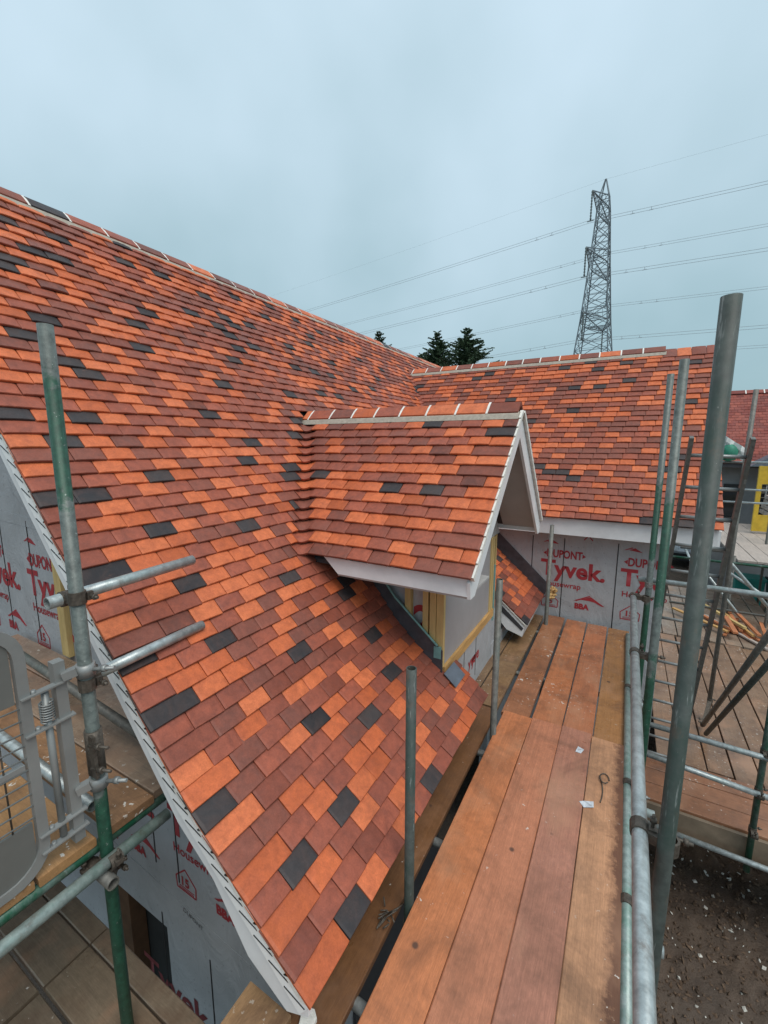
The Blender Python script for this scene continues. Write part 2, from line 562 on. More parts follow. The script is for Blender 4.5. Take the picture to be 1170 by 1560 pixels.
def text_part(string, size, org, right, up, mat, parent, name='printed_word', bold=0.0, sx=1.0):
    """flat lettering laid 2 mm proud of a wall: org = lower left corner, right and up = wall directions"""
    cu = bpy.data.curves.new('txt', 'FONT')
    cu.body = string
    cu.size = size
    cu.offset = bold
    cu.resolution_u = 3
    tmp = bpy.data.objects.new('txt', cu)
    me = bpy.data.meshes.new_from_object(tmp)
    bpy.data.objects.remove(tmp)
    r_, u_ = Vector(right).normalized(), Vector(up).normalized()
    n_ = r_.cross(u_)
    for v in me.vertices:
        v.co = r_ * v.co.x * sx + u_ * v.co.y + n_ * 0.0025
    me.materials.clear()
    me.materials.append(MATS[mat])
    return link(name, me, parent, org)


# ------------------------------------------------------------------ the geometry of the roofs
# z is measured from eye level; the ground lies at -4.5
GROUND = -4.5
EAVE_X, EAVE_Z = -0.863, -2.03            # main eave
BEND_X, BEND_Z = -1.53, -1.445            # the slope is bell-cast: flatter below this line
T_UP = math.tan(R(50.9))
T_LO = (BEND_Z - EAVE_Z) / (EAVE_X - BEND_X)
RIDGE_Z = 1.83
RIDGE_X = BEND_X - (RIDGE_Z - BEND_Z) / T_UP
VERGE_Y = 0.94
MAIN_END = 10.6
D_RY, D_RZ, D_EZ, D_GX = 3.53, 0.255, -0.813, -0.745    # dormer ridge, eave, gable
D_T = (D_RZ - D_EZ) / 1.155
W_RY, W_RZ, W_EY, W_EZ, W_GX = 7.60, 1.32, 5.58, -0.92, 0.93
W_T = (W_RZ - W_EZ) / (W_RY - W_EY)
WALL_Y = 5.83
CHEEK0, CHEEK1, FRONT_X = 2.89, 4.30, -1.12


def main_x(z):
    return BEND_X - (z - BEND_Z) / T_UP if z >= BEND_Z else EAVE_X - (z - EAVE_Z) / T_LO


def wing_y(z):
    return W_EY + (z - W_EZ) / W_T


house = tag(empty('house', (-3.5, 5.0, GROUND)),
            'half-finished house with red and orange plain tile roofs, a dormer and a wrapped cross wing', 'house')

TW, TG, TT, TL = 0.1635, 0.0045, 0.014, 0.205
_tile_cache = {}


def tile_verts(w, var):
    """one plain tile: tail at y = 0, head at y = TL, slightly cambered and hand-made looking"""
    rr = random.Random(var * 97 + 5)
    j = lambda a: rr.uniform(-a, a)
    xs = [0.0, 0.012, w * 0.35, w * 0.65, w - 0.012, w]
    drop = [0.0035, 0.0006, -0.0012, -0.0012, 0.0006, 0.0035]
    if w < 0.06:
        xs = [0, w * .2, w * .4, w * .6, w * .8, w]
    t0, t1 = j(0.0018), j(0.0018)
    vs = []
    tail = [t0 + (t1 - t0) * x / w + j(0.0006) for x in xs]
    for x, d, ty in zip(xs, drop, tail):
        vs.append((x, ty + 0.0025, TT - d))          # top of tail
    for x, d in zip(xs, drop):
        vs.append((x, TL, TT - d))                    # top of head
    for x, d, ty in zip(xs, drop, tail):
        vs.append((x, ty, TT - 0.004 - d))            # worn tail edge
    for x, d, ty in zip(xs, drop, tail):
        vs.append((x, ty + 0.001, -d * .5))           # underside of tail
    n = 6
    fs = [(i, i + 1, n + i + 1, n + i) for i in range(5)]
    fs += [(2 * n + i, 2 * n + i + 1, i + 1, i) for i in range(5)]
    fs += [(3 * n + i, 3 * n + i + 1, 2 * n + i + 1, 2 * n + i) for i in range(5)]
    fs += [(3 * n, 2 * n, 0), (3 * n, 0, n), (2 * n + 5, 3 * n + 5, 5), (5, 3 * n + 5, n + 5)]
    return vs, fs


def tile_mesh(w, var, mi):
    key = (round(w, 3), var, mi)
    if key not in _tile_cache:
        mb = MB()
        vs, fs = tile_verts(w, var)
        mb.add(vs, fs)
        _tile_cache[key] = mb.mesh('roof_tile', TILE_MATS[mi])
    return _tile_cache[key]


def pick_colour(rr):
    x = rr.random()
    return 0 if x < 0.36 else 1 if x < 0.68 else 2 if x < 0.968 else 3


def course(out, origin, u, v, nrm, u0, u1, half, rr, tag_=None, over=None):
    """lay one course of tiles between u0 and u1 along u; half: start with a tile and a half"""
    x = u0
    first = True
    k = 0
    ph = rr.uniform(0, 6.28)
    while x < u1 - 0.012:
        w = TW
        if first and half:
            w = TW * 1.5
        rest = u1 - x
        if rest < w or rest - w - TG < 0.05:
            w = rest if rest < TW * 1.62 else w
        c = pick_colour(rr)
        if over is not None and (tag_, k) in over:
            c = over[(tag_, k)]
        rot = rr.gauss(0, 0.008)
        wav = math.sin(x * 1.7 + ph) * .0022 + math.sin(x * 4.9 + ph * 2.3) * .0014
        lift = rr.uniform(-0.0012, 0.003) + (rr.uniform(0, .004) if rr.random() < .06 else 0)
        slip = rr.gauss(0, 0.0018) + wav
        # the tail rides on the tiles below, the head lies on the batten
        tilt = 0.15
        yv = (v * math.cos(tilt) - nrm * math.sin(tilt))
        zv = (nrm * math.cos(tilt) + v * math.sin(tilt))
        xu = (u + v * rot).normalized()
        p = origin + u * x + v * slip + nrm * (0.039 + lift)
        M = Matrix((xu, yv, zv)).transposed()
        out.append(dict(p=p, M=M, w=w, c=c, var=rr.randrange(6), t=rr.random(), key=(tag_, k)))
        x += w + TG
        first = False
        k += 1


def emit_tiles(tiles, parent, limit, rest_name='roof_tiles'):
    """the tiles that show largest become objects, the rest are joined"""
    ca, sa, cp, sp = math.cos(R(29.5)), math.sin(R(29.5)), math.cos(R(9.06)), math.sin(R(9.06))

    def rank(t):
        x, y, z = t['p'] + t['M'] @ Vector((t['w'] / 2, 0.05, 0))
        f = -x * sa + y * ca
        r_ = x * ca + y * sa
        Z = f * cp - z * sp
        if Z < 0.2 or abs(r_ / Z) > 0.93 or abs((f * sp + z * cp) / Z) > 1.22:
            return 99 + (x * x + y * y + z * z)
        return (x * x + y * y + z * z) ** 0.5
    tiles.sort(key=rank)
    for t in tiles[:limit]:
        o = link('roof_tile', tile_mesh(t['w'], t['var'], t['c']), parent, t['p'])
        o.rotation_euler = t['M'].to_euler()
    if len(tiles) > limit:
        mb = MB()
        for t in tiles[limit:]:
            vs, fs = tile_verts(t['w'], t['var'])
            mb.add([t['p'] + t['M'] @ Vector(q) for q in vs], fs, t['c'], t['t'])
        o = mb.build(rest_name, TILE_MATS, parent, None, True)
        tag(o, kind='stuff')


X, Y, Z3 = Vector((1, 0, 0)), Vector((0, 1, 0)), Vector((0, 0, 1))
# ---- colours of single tiles read off the photograph: (course, place along it) -> 0 orange 1 red 2 brown 3 dark
OVER = {}
ROWS = [
    '030101312',
    '1111101012',
    '00101120201',
    '131300111012',
    '01010010111',
    '220112310212',
    '01110101310',
    '321030101002',
    '02121101211',
    '010100111301',
    '1.011210222',
    '1..213102111',
    '3..10221101',
    '10..102023',
    '013220110',
    '31.1020011',
    '2201013111',
    '01100010102',
    '10301022',
    '010100110',
    '300101020',
    '1000223112',
    '1130100103',
    '1001201102',
    '1011010101',
    '33101201013',
    '11030110103',
    '010102013010',
    '.20210000210',
    '0302010023010',
    '.011012001123',
    '3.30110111',
    '.101011301...3',
    '..010102111',
    '..100101011',
    '..031210110',
    '...00101031...3',
    '.......11021......3',
    '.3.......201',
    '......3.....2..........3',
    '..3........3..............3',
    '.................3...3',
    '',
    '..............3..............3',
    '.......3..............3',
    '..................3',
    '..3.......3....................3',
    '...............3.....3......3',
    '....3',
    '......................3',
    '............3....3',
    '...3.3..3.3.............3..3',
    '...............3.....3',
    '...................3',
    '',
    '',
]
for _i, _r in enumerate(ROWS):
    for _k, _c in enumerate(_r):
        if _c != '.':
            OVER[(('m', _i), _k)] = int(_c)

# ------------------------------------------------------------------ main roof
mr = MB()
mr.prism([(EAVE_X - 0.01, VERGE_Y + .02, EAVE_Z - 0.02), (BEND_X, VERGE_Y + .02, BEND_Z - 0.02), (RIDGE_X, VERGE_Y + .02, RIDGE_Z - 0.02),
          (RIDGE_X, VERGE_Y + .02, RIDGE_Z - 0.14), (BEND_X - .02, VERGE_Y + .02, BEND_Z - 0.12), (EAVE_X - 0.03, VERGE_Y + .02, EAVE_Z - 0.05)],
         (0, 2.89 - VERGE_Y - .03, 0))
mr.prism([(main_x(-.92), 2.86, -.94), (RIDGE_X, 2.86, RIDGE_Z - 0.02), (RIDGE_X, 2.86, RIDGE_Z - 0.14), (main_x(-.92) - .05, 2.86, -1.04)], (0, MAIN_END - 2.86, 0))
mr.prism([(EAVE_X - .01, 4.72, EAVE_Z - .02), (BEND_X, 4.72, BEND_Z - .02), (main_x(-.9), 4.72, -.92), (main_x(-.9) - .05, 4.72, -1.02), (BEND_X - .03, 4.72, BEND_Z - .12), (EAVE_X - .03, 4.72, EAVE_Z - .05)],
         (0, WALL_Y - 4.72, 0))
mr.prism([(EAVE_X - .01, 2.86, EAVE_Z - .02), (FRONT_X + .03, 2.86, -1.80), (FRONT_X + .03, 2.86, -1.84), (EAVE_X - .02, 2.86, EAVE_Z - .05)], (0, 0.30, 0))
bx = RIDGE_X - (RIDGE_Z + 2.03) / T_UP
mr.prism([(RIDGE_X, VERGE_Y, RIDGE_Z), (bx, VERGE_Y, EAVE_Z), (bx, VERGE_Y, EAVE_Z - .1), (RIDGE_X, VERGE_Y, RIDGE_Z - .12)], (0, MAIN_END - VERGE_Y, 0))
main_roof = mr.build('main_roof', 'underlay', house)
main_roof['label'] = 'long bell-cast main roof slope of mixed orange, red and dark tiles'

tiles = []
rr = random.Random(21)
n_lo = 9
v_lo = Vector((BEND_X - EAVE_X, 0, BEND_Z - EAVE_Z))
g_lo = v_lo.length / n_lo
v_lo.normalize()
v_up = Vector((RIDGE_X - BEND_X, 0, RIDGE_Z - BEND_Z))
n_up = round(v_up.length / 0.0905)
g_up = v_up.length / n_up
v_up.normalize()
DZ = g_up * v_up.z
for i in range(n_lo + n_up - 1):
    if i < n_lo:
        o_ = Vector((EAVE_X, 0, EAVE_Z)) + v_lo * (g_lo * i)
        v_ = v_lo if i < n_lo - 1 else (v_lo + v_up).normalized()
    else:
        o_ = Vector((BEND_X, 0, BEND_Z)) + v_up * (g_up * (i - n_lo))
        v_ = v_up
    n_ = Y.cross(v_).normalized() * (1 if Y.cross(v_).z > 0 else -1)
    z = o_.z
    spans = []
    end = MAIN_END
    if z < W_EZ:
        end = WALL_Y - .005
    elif z < W_RZ - .02:
        end = wing_y(z) - 0.03
    if z < D_EZ - .02:
        if o_.x > FRONT_X + .02:
            spans = [(VERGE_Y, 3.17), (4.72, end)]
        else:
            spans = [(VERGE_Y, CHEEK0), (CHEEK1 + .1, end)]
    elif z < D_RZ - .01:
        dy = (D_RZ - z) / D_T
        spans = [(VERGE_Y, D_RY - dy - 0.085), (D_RY + dy + 0.03, end)]
    else:
        spans = [(VERGE_Y, end)]
    for si, (a, c) in enumerate(spans):
        if c - a > 0.03:
            course(tiles, o_, Y, v_, n_, a, c, (i % 2 == 0) if si == 0 else (i % 2 == 1), rr, ('m', i) if si == 0 else None, OVER)
MAIN_TILES = tiles
emit_tiles(tiles, main_roof, 300)


def ridge_run(parent, p0, p1, side, seg, rr, half_w=0.105, drop=0.085, last=None):
    """angled ridge tiles bedded on mortar, white pointed joints; side = horizontal unit vector across the ridge"""
    p0, p1 = Vector(p0), Vector(p1)
    L_ = (p1 - p0).length
    d = (p1 - p0).normalized()
    s = Vector(side)
    bed = MB()
    prof = [(-half_w - .032, -drop - .046), (-half_w - .008, -drop - 0.006), (-half_w + .02, -drop + .01), (half_w - .02, -drop + .01), (half_w + .008, -drop - 0.006), (half_w + .032, -drop - .046)]
    bed.prism([p0 + s * a + Z3 * c for a, c in prof], d * L_)
    bed.build('ridge_bed', 'mortar', parent)
    x = 0.0
    while x < L_ - 0.05:
        w = min(seg * rr.uniform(0.96, 1.04), L_ - x)
        a0, a1 = x + 0.010, x + w - 0.010
        c = pick_colour(rr)
        h = rr.uniform(-.002, .002)
        mb = MB()
        pr = [(-half_w, -drop), (-half_w * .45, -drop * .40), (-half_w * .12, -0.004), (half_w * .12, -0.004), (half_w * .45, -drop * .40), (half_w, -drop),
              (half_w - .004, -drop - .014), (0, -0.03), (-half_w + .004, -drop - .014)]
        mb.prism([p0 + d * a0 + s * a + Z3 * (q + 0.012 + h) for a, q in pr], d * (a1 - a0))
        mb.build('ridge_tile', TILE_MATS[c], parent)
        if x + w < L_ - 0.03:
            mb = MB()
            k = 0.0035
            pr2 = [(-half_w - k, -drop - .008), (-half_w * .45, -drop * .40 + k), (0, k), (half_w * .45, -drop * .40 + k), (half_w + k, -drop - .008), (0, -0.05)]
            mb.prism([p0 + d * (a1 + .001) + s * a + Z3 * (q + 0.010) for a, q in pr2], d * 0.018)
            mb.build('ridge_joint', 'white_mortar', parent)
        x += w


ridge_run(main_roof, (RIDGE_X, VERGE_Y, RIDGE_Z + .034), (RIDGE_X, MAIN_END, RIDGE_Z + .034), X, 0.285, random.Random(3))

# near gable: barge board following the bell-cast, with a boxed foot
bb = MB()
off = 0.125
yb = VERGE_Y + 0.014
poly = [(EAVE_X + .005, yb, EAVE_Z + .005), (BEND_X, yb, BEND_Z + .005), (RIDGE_X, yb, RIDGE_Z + .005), (RIDGE_X, yb, RIDGE_Z - off * 1.3),
        (BEND_X - .02, yb, BEND_Z - off * 1.18), (-1.34, yb, -1.76), (-1.16, yb, -2.01), (EAVE_X - .10, yb, -2.125), (EAVE_X + .005, yb, -2.07)]
bb.prism(poly, (0, 0.022, 0))
bb.build('barge_board', 'white_plastic', main_roof)
uc = MB()
uw = .058
uc.prism([(EAVE_X + .012, yb, EAVE_Z + .016), (BEND_X, yb, BEND_Z + .016), (RIDGE_X, yb, RIDGE_Z + .016), (RIDGE_X, yb, RIDGE_Z - uw * 1.3),
          (BEND_X - .01, yb, BEND_Z - uw * 1.2), (EAVE_X - .03, yb, EAVE_Z - uw * .75)], (0, -0.008, 0))
uc.build('undercloak', 'white_clean', main_roof)
# soffit behind it and the boxed eave end
prism_part('soffit', [(BEND_X, yb + .023, BEND_Z - .13), (RIDGE_X, yb + .023, RIDGE_Z - .16), (RIDGE_X, yb + .023, RIDGE_Z - .145), (BEND_X, yb + .023, BEND_Z - .115)], (0, 0.07, 0), 'soffit', main_roof)
# pointing between the verge tiles: one wedge of white mortar for each course
for i in range(n_lo + n_up):
    lo = i < n_lo
    v_ = v_lo if lo else v_up
    o_ = Vector((EAVE_X, 0, EAVE_Z)) + v_lo * (g_lo * i) if lo else Vector((BEND_X, 0, BEND_Z)) + v_up * (g_up * (i - n_lo))
    n_ = Vector((-v_.z, 0, v_.x)) * -1
    if n_.z < 0:
        n_ = -n_
    g = g_lo if lo else g_up
    mb = MB()
    a = o_ + v_ * 0.012
    q = [a + n_ * 0.034, a + v_ * (g * 1.25) + n_ * 0.020, a + v_ * (g * 1.25) + n_ * 0.004, a + v_ * .02 + n_ * 0.004]
    mb.prism([p + Y * (VERGE_Y + .003) for p in q], (0, 0.03, 0))
    mb.build('verge_mortar', 'white_mortar', main_roof)
    mb = MB()
    a = o_ + v_ * 0.004
    q = [a + n_ * 0.0018, a + v_ * (g * .95) + n_ * -0.038, a + v_ * (g * .95) + n_ * -0.0425, a + n_ * -0.0018]
    mb.prism([p + Y * (yb - .0105) for p in q], (0, 0.006, 0))
    mb.build('verge_slot', 'black_print', main_roof)

# eave: tilting fascia of the main roof on both sides of the dormer
box_part('fascia', (EAVE_X - .145, VERGE_Y + .04, -2.14), (EAVE_X - .12, 3.12, -1.98), 'toe_timber', main_roof)  # dark brown stands in for the shadow under the eave tiles
# far stub of the main roof beside the cross wing: white boxed verge facing the dormer
vb = MB()
ys = 4.725
vb.prism([(EAVE_X + .0, ys, EAVE_Z), (FRONT_X - .05, ys, -1.76), (FRONT_X - .05, ys, -1.98), (-1.06, ys, -2.10), (EAVE_X - .02, ys, -2.15)], (0, 0.02, 0))
vb.build('barge_board', 'white_plastic', main_roof)
for dz, dn in ((0.012, 0.0), (0.03, 0.006)):
    mb = MB()
    mb.prism([(EAVE_X + .01, ys - .006 - dn, EAVE_Z + dz - .008), (FRONT_X, ys - .006 - dn, -1.805 + dz - .008), (FRONT_X, ys - .006 - dn, -1.805 + dz), (EAVE_X + .01, ys - .006 - dn, EAVE_Z + dz)], (0, 0.05, 0))
    mb.build('verge_mortar', 'white_mortar', main_roof)
box_part('fascia', (EAVE_X - .05, 4.76, -2.17), (EAVE_X - .028, WALL_Y - .01, -2.055), 'soffit', main_roof)
# lead soakers where the slope meets the wing wall
fl = MB()
fl.prism([(EAVE_X + .03, WALL_Y - .012, EAVE_Z + .04), (BEND_X, WALL_Y - .012, BEND_Z + .05), (main_x(-.95), WALL_Y - .012, -.93),
          (main_x(-.95) + .06, WALL_Y - .012, -.80), (BEND_X + .10, WALL_Y - .012, BEND_Z + .20), (EAVE_X + .10, WALL_Y - .012, EAVE_Z + .17)], (0, 0.008, 0))
fl.build('lead_flashing', 'lead', main_roof)
fm = MB()
for k in range(26):
    a = Vector((EAVE_X + .13 + rnd.uniform(-.03, .05), WALL_Y - .05 + rnd.uniform(-.03, .02), EAVE_Z + .10 + rnd.uniform(-.07, .07)))
    r_ = rnd.uniform(.02, .04)
    vs = [a + Vector(d) * r_ for d in ((1, 0, 0), (-1, 0, 0), (0, 1, 0), (0, -1, 0), (0, 0, 1), (0, 0, -1))]
    fm.add(vs, [(0, 2, 4), (2, 1, 4), (1, 3, 4), (3, 0, 4), (2, 0, 5), (1, 2, 5), (3, 1, 5), (0, 3, 5)])
fm.build('foam_seal', 'foam', main_roof)

# ------------------------------------------------------------------ dormer
dm = MB()
# roof deck under the tiles: two slabs running back to the main slope
for sgn in (-1, 1):
    ye = D_RY + sgn * 1.105
    dm.prism([(D_GX - .02, D_RY, D_RZ - .02), (D_GX - .02, ye, D_EZ - .02), (D_GX - .02, ye, D_EZ - .05), (D_GX - .02, D_RY, D_RZ - .07)], (-1.2, 0, 0))
    dm.prism([(D_GX - 1.2, D_RY, D_RZ - .03), (D_GX - 1.2, ye, D_EZ - .03), (main_x(D_EZ) - .02, ye, D_EZ - .03), (main_x(D_RZ) - .05, D_RY, D_RZ - .03)], (0, 0, -0.03))
dormer = dm.build('dormer', 'underlay', house)
dormer['label'] = 'gabled roof dormer with white fascia and unfinished timber cheek'

dz_t = math.hypot(1.155, D_RZ - D_EZ)
n_d = int((D_RZ - D_EZ) / DZ)
vd = Vector((0, 1.155, D_RZ - D_EZ)).normalized()
for sgn in (1, -1):
    tiles = []
    v_ = Vector((0, vd.y * sgn, vd.z))
    rr = random.Random(5 + sgn)
    n_ = Vector((0, -v_.z * sgn, abs(v_.y)))
    for i in range(n_d + 1):
        z = D_EZ + i * DZ
        if z > D_RZ - 0.10:
            break
        yy = D_RY - sgn * (D_RZ - z) / D_T
        o_ = Vector((D_GX, yy, z))
        ln = D_GX - main_x(z) - (0.085 if sgn == 1 else 0.03)
        if sgn == 1:
            # course laid from the verge inwards: u runs towards -X
            course(tiles, o_ - X * ln, X, v_, n_, 0, ln, False, rr, ('d', i), OVER)
            # the verge tile of every second course is a tile and a half
            if i % 2 == 0 and len(tiles) > 2:
                row = [t for t in tiles if t['key'][0] == ('d', i)]
                a, c = row[-2], row[-1]
                if c['w'] < TW * .95:
                    a['w'] += c['w'] + TG
                    tiles.remove(c)
        else:
            course(tiles, o_, -X, v_, n_, 0, ln, i % 2 == 0, rr)
            for t in tiles:
                pass
    if sgn == 1:
        emit_tiles(tiles, dormer, 300)
    else:
        # mirrored frame: fix handedness by laying them as joined geometry
        mb = MB()
        for t in tiles:
            vs, fs = tile_verts(t['w'], t['var'])
            mb.add([t['p'] + t['M'] @ Vector(q) for q in vs], fs, t['c'], t['t'])
        tag(mb.build('roof_tiles', TILE_MATS, dormer, None, True), kind='stuff')

# swept valley tiles between the dormer and the main slope
rr = random.Random(12)
for i in range(n_d + 1):
    z = D_EZ + i * DZ
    if z > D_RZ - .10:
        break
    V = lambda zz: Vector((main_x(zz), D_RY - (D_RZ - zz) / D_T, zz))
    vd_ = (V(z + .1) - V(z)).normalized()
    a0 = 0.088
    nA, nB = Vector((math.sin(R(50.9)), 0, math.cos(R(50.9)))), Vector((0, -vd.z, vd.y))
    c0 = V(z)

    def curve(zz, h, sag, dip=0.0):
        c = V(zz)
        A = Vector((main_x(zz), c0.y - a0, zz))
        B = Vector((c0.x + a0, D_RY - (D_RZ - zz) / D_T, zz))
        pts = []
        for k in range(9):
            t = k / 8
            p = A * (1 - t) ** 2 + (c * .94 + (A + B) * .03) * 2 * t * (1 - t) + B * t ** 2
            pts.append(p + nA.lerp(nB, t).normalized() * (h - dip * (1 - (2 * t - 1) ** 2)) - vd_ * (sag * (1 - (2 * t - 1) ** 2)))
        return pts
    t0, h0, b0 = curve(z, 0.053, 0.022), curve(z + DZ * 1.5, 0.029, 0.0, 0.045), curve(z, 0.036, 0.022)
    mb = MB()
    n = 9
    mb.add(t0 + h0 + b0, [(k, k + 1, n + k + 1, n + k) for k in range(8)] + [(2 * n + k, 2 * n + k + 1, k + 1, k) for k in range(8)], 0, 0, False)
    mb.build('valley_tile', TILE_MATS[rr.choice((0, 0, 1, 1, 1, 2, 2))], dormer)

ridge_run(dormer, (D_GX - .005, D_RY, D_RZ + .064), (main_x(D_RZ) + .02, D_RY, D_RZ + .064), Y, 0.255, random.Random(9))

# fascia, barge boards and gable panel
fx0, fx1 = main_x(D_EZ) + .07, D_GX - .03
for sgn in (-1, 1):
    ye = D_RY + sgn * 1.128
    mb = MB()
    yo = ye - .011 if sgn < 0 else ye - .011
    mb.prism([(fx1, yo, D_EZ + .012), (fx1, yo, D_EZ - .10), (-1.73, yo, D_EZ - .10), (-1.85, yo, D_EZ + .012)], (0, .022, 0))
    mb.build('fascia', 'white_plastic', dormer)
    yw = CHEEK0 if sgn < 0 else CHEEK1
    if sgn < 0:
        box_part('soffit', (main_x(D_EZ - .12) + .2, yo + .023, D_EZ - .12), (fx1 - .01, yw, D_EZ - .105), 'soffit', dormer)
    # barge boards on the gable
    xo = D_GX - .012
    e = Vector((0, sgn * vd.y, -vd.z))
    nn = Vector((0, sgn * vd.z, vd.y))
    apex = Vector((xo, D_RY, D_RZ - .006))
    foot = Vector((xo, D_RY + sgn * 1.155, D_EZ - .006))
    mb = MB()
    mb.prism([apex, foot, foot + Vector((0, -sgn * .02, -.108)), foot + Vector((0, -sgn * .10, -.108)), apex - Z3 * .20], (-.022, 0, 0))
    mb.build('barge_board', 'white_plastic', dormer)
    for i in range(n_d + 1):
        z = D_EZ + i * DZ
        if z > D_RZ - .05:
            break
        p = Vector((D_GX - .012, D_RY + sgn * (D_RZ - z) / D_T, z))
        up = -e
        mb = MB()
        q = [p + up * .012 + nn * .038, p + up * (DZ / vd.z * 1.1) + nn * .026, p + up * (DZ / vd.z * 1.1) + nn * .002, p + up * .012 + nn * -.004]
        mb.prism(q, (.024, 0, 0))
        mb.build('verge_mortar', 'white_mortar', dormer)
# the overhang is open: boarded undersides of both slopes run back to the gable wall
for sgn in (-1, 1):
    e = Vector((0, sgn * 1.125, -1.125 * D_T))
    ap_ = Vector((D_GX - .036, D_RY, D_RZ - .085))
    mb = MB()
    mb.prism([ap_, ap_ + e, ap_ + e - Z3 * .012, ap_ - Z3 * .012], (FRONT_X - ap_.x - .01, 0, 0))
    mb.build('soffit', 'soffit', dormer)
prism_part('gable_panel', [(FRONT_X - .012, D_RY, D_RZ - .11), (FRONT_X - .012, D_RY - .98, D_EZ - .12), (FRONT_X - .012, D_RY + .98, D_EZ - .12)], (-.03, 0, 0), 'soffit', dormer)

# front wall: grey faced sheathing panel, posts, sill, wrap below
fxw = FRONT_X
box_part('wall_panel', (fxw - .05, CHEEK0 + .05, -1.71), (fxw - .012, CHEEK1 - .12, D_EZ - .12), 'panel_grey', dormer)
box_part('stud', (fxw - .06, CHEEK0 + .012, -1.71), (fxw - .002, CHEEK0 + .049, D_EZ - .12), 'stud', dormer)
for a in (CHEEK1 - .12, CHEEK1 - .055):
    box_part('stud', (fxw - .06, a + .002, -1.71), (fxw + .0, a + .05, D_EZ - .12), 'stud', dormer)
box_part('sill', (fxw - .07, CHEEK0 + .03, -1.79), (fxw + .012, CHEEK1, -1.712), 'timber_orange', dormer)
box_part('wall_wrap', (fxw - .07, CHEEK0 + .01, -2.6), (fxw - .004, CHEEK1 + .30, -1.792), 'wrap', dormer)
box_part('membrane_strip', (fxw - .055, CHEEK1 + .002, -1.85), (fxw + .004, CHEEK1 + .05, -1.25), 'teal_membrane', dormer)
box_part('stud', (fxw - .055, CHEEK1 + .055, -1.75), (fxw - .006, CHEEK1 + .10, D_EZ - .12), 'stud', dormer)
for yy in (3.08, 3.42, 3.76):
    box_part('wrap_line', (fxw - .004, yy, -2.2), (fxw - .0015, yy + .007, -1.80), 'black_print', dormer)
for yy in (3.2, 3.55, 3.65):
    text_part('yve', .16, (fxw - .004, yy, -2.05), (0, 1, 0), (0, 0, 1), 'red_print', dormer, bold=.004)

# near cheek: wrap behind, studs, teal tray and a sloping lead flashing above the tiles
cy = CHEEK0
ck = MB()
ck.prism([(FRONT_X - .06, cy + .06, -1.80), (FRONT_X - .06, cy + .06, D_EZ - .12), (main_x(D_EZ - .12) - .05, cy + .06, D_EZ - .12)], (0, .03, 0))
ck.build('cheek_wrap', 'wrap', dormer)
for xs, w in ((FRONT_X - .115, .05), (FRONT_X - .175, .045), (-1.45, .05)):
    zb = BEND_Z + (BEND_X - xs) * T_UP if xs < BEND_X else EAVE_Z + (EAVE_X - xs) * T_LO
    box_part('stud', (xs, cy + .008, zb - .02), (xs + w, cy + .059, D_EZ - .13), 'stud', dormer)
fl = MB()
zf = lambda xx: (BEND_Z + (BEND_X - xx) * T_UP) if xx < BEND_X else (EAVE_Z + (EAVE_X - xx) * T_LO)
pts = [FRONT_X, -1.3, BEND_X, main_x(-.95)]
lowr = [(xx, cy - .004, zf(xx) + .035) for xx in pts]
uppr = [(xx, cy - .004, zf(xx) + .035 + (.20 if xx > -1.6 else .21)) for xx in reversed(pts)]
fl.prism(lowr + uppr, (0, .010, 0))
fl.build('lead_flashing', 'lead', dormer)
tr = MB()
tp = [(xx, cy - .012, zf(xx) + .24 + (.01 if xx < -1.6 else 0)) for xx in (FRONT_X - .04, -1.3, BEND_X, main_x(-.98))]
tr.rod(tp, .009, 6)
tr.build('membrane_edge', 'teal_membrane', dormer)
box_part('membrane_strip', (FRONT_X - .07, cy - .008, zf(FRONT_X) + .17), (FRONT_X - .012, cy + .006, zf(FRONT_X) + .265), 'teal_membrane', dormer)
text_part('2', .34, (-1.40, cy + .059, -1.50), (1, 0, 0), (0, 0, 1), 'red_print', dormer, bold=.01)
# lead apron dressed over the tiles at the foot of the cheek
ap = MB()
n_lo_v = Vector((v_lo.z, 0, -v_lo.x))
if n_lo_v.z < 0:
    n_lo_v = -n_lo_v
a = Vector((FRONT_X - .02, cy - .02, zf(FRONT_X - .02))) + n_lo_v * .064
ap.prism([a, a + Y * .21, a + Y * .21 - v_lo * .13, a - v_lo * .13], n_lo_v * .005)
ap.build('lead_apron', 'lead_new', dormer)

# ------------------------------------------------------------------ cross wing
wr = MB()
wr.prism([(W_GX - .01, W_EY + .05, W_EZ + .024), (W_GX - .01, W_RY, W_RZ - .02), (W_GX - .01, W_RY, W_RZ - .10), (W_GX - .01, W_EY + .08, W_EZ - .03)], (-(W_GX + 1.9), 0, 0))
wr.prism([(-.9, W_EY + .01, W_EZ - .03), (-.9, W_RY, W_RZ - .03), (main_x(W_RZ) - .05, W_RY, W_RZ - .03), (main_x(W_EZ) - .03, W_EY + .01, W_EZ - .03)], (0, 0, -.03))
wr.prism([(W_GX, W_RY, W_RZ), (W_GX, W_RY + 2.1, W_RZ - 2.1 * W_T), (W_GX, W_RY + 2.1, W_RZ - 2.1 * W_T - .1), (W_GX, W_RY, W_RZ - .11)], (-4.6, 0, 0))
wing_roof = wr.build('wing_roof', 'underlay', house)
wing_roof['label'] = 'lower cross wing roof slope of mixed orange and brown tiles'
tiles = []
rr = random.Random(31)
vw = Vector((0, W_RY - W_EY, W_RZ - W_EZ)).normalized()
nw = Vector((0, -vw.z, vw.y))
gw = DZ / vw.z
i = 0
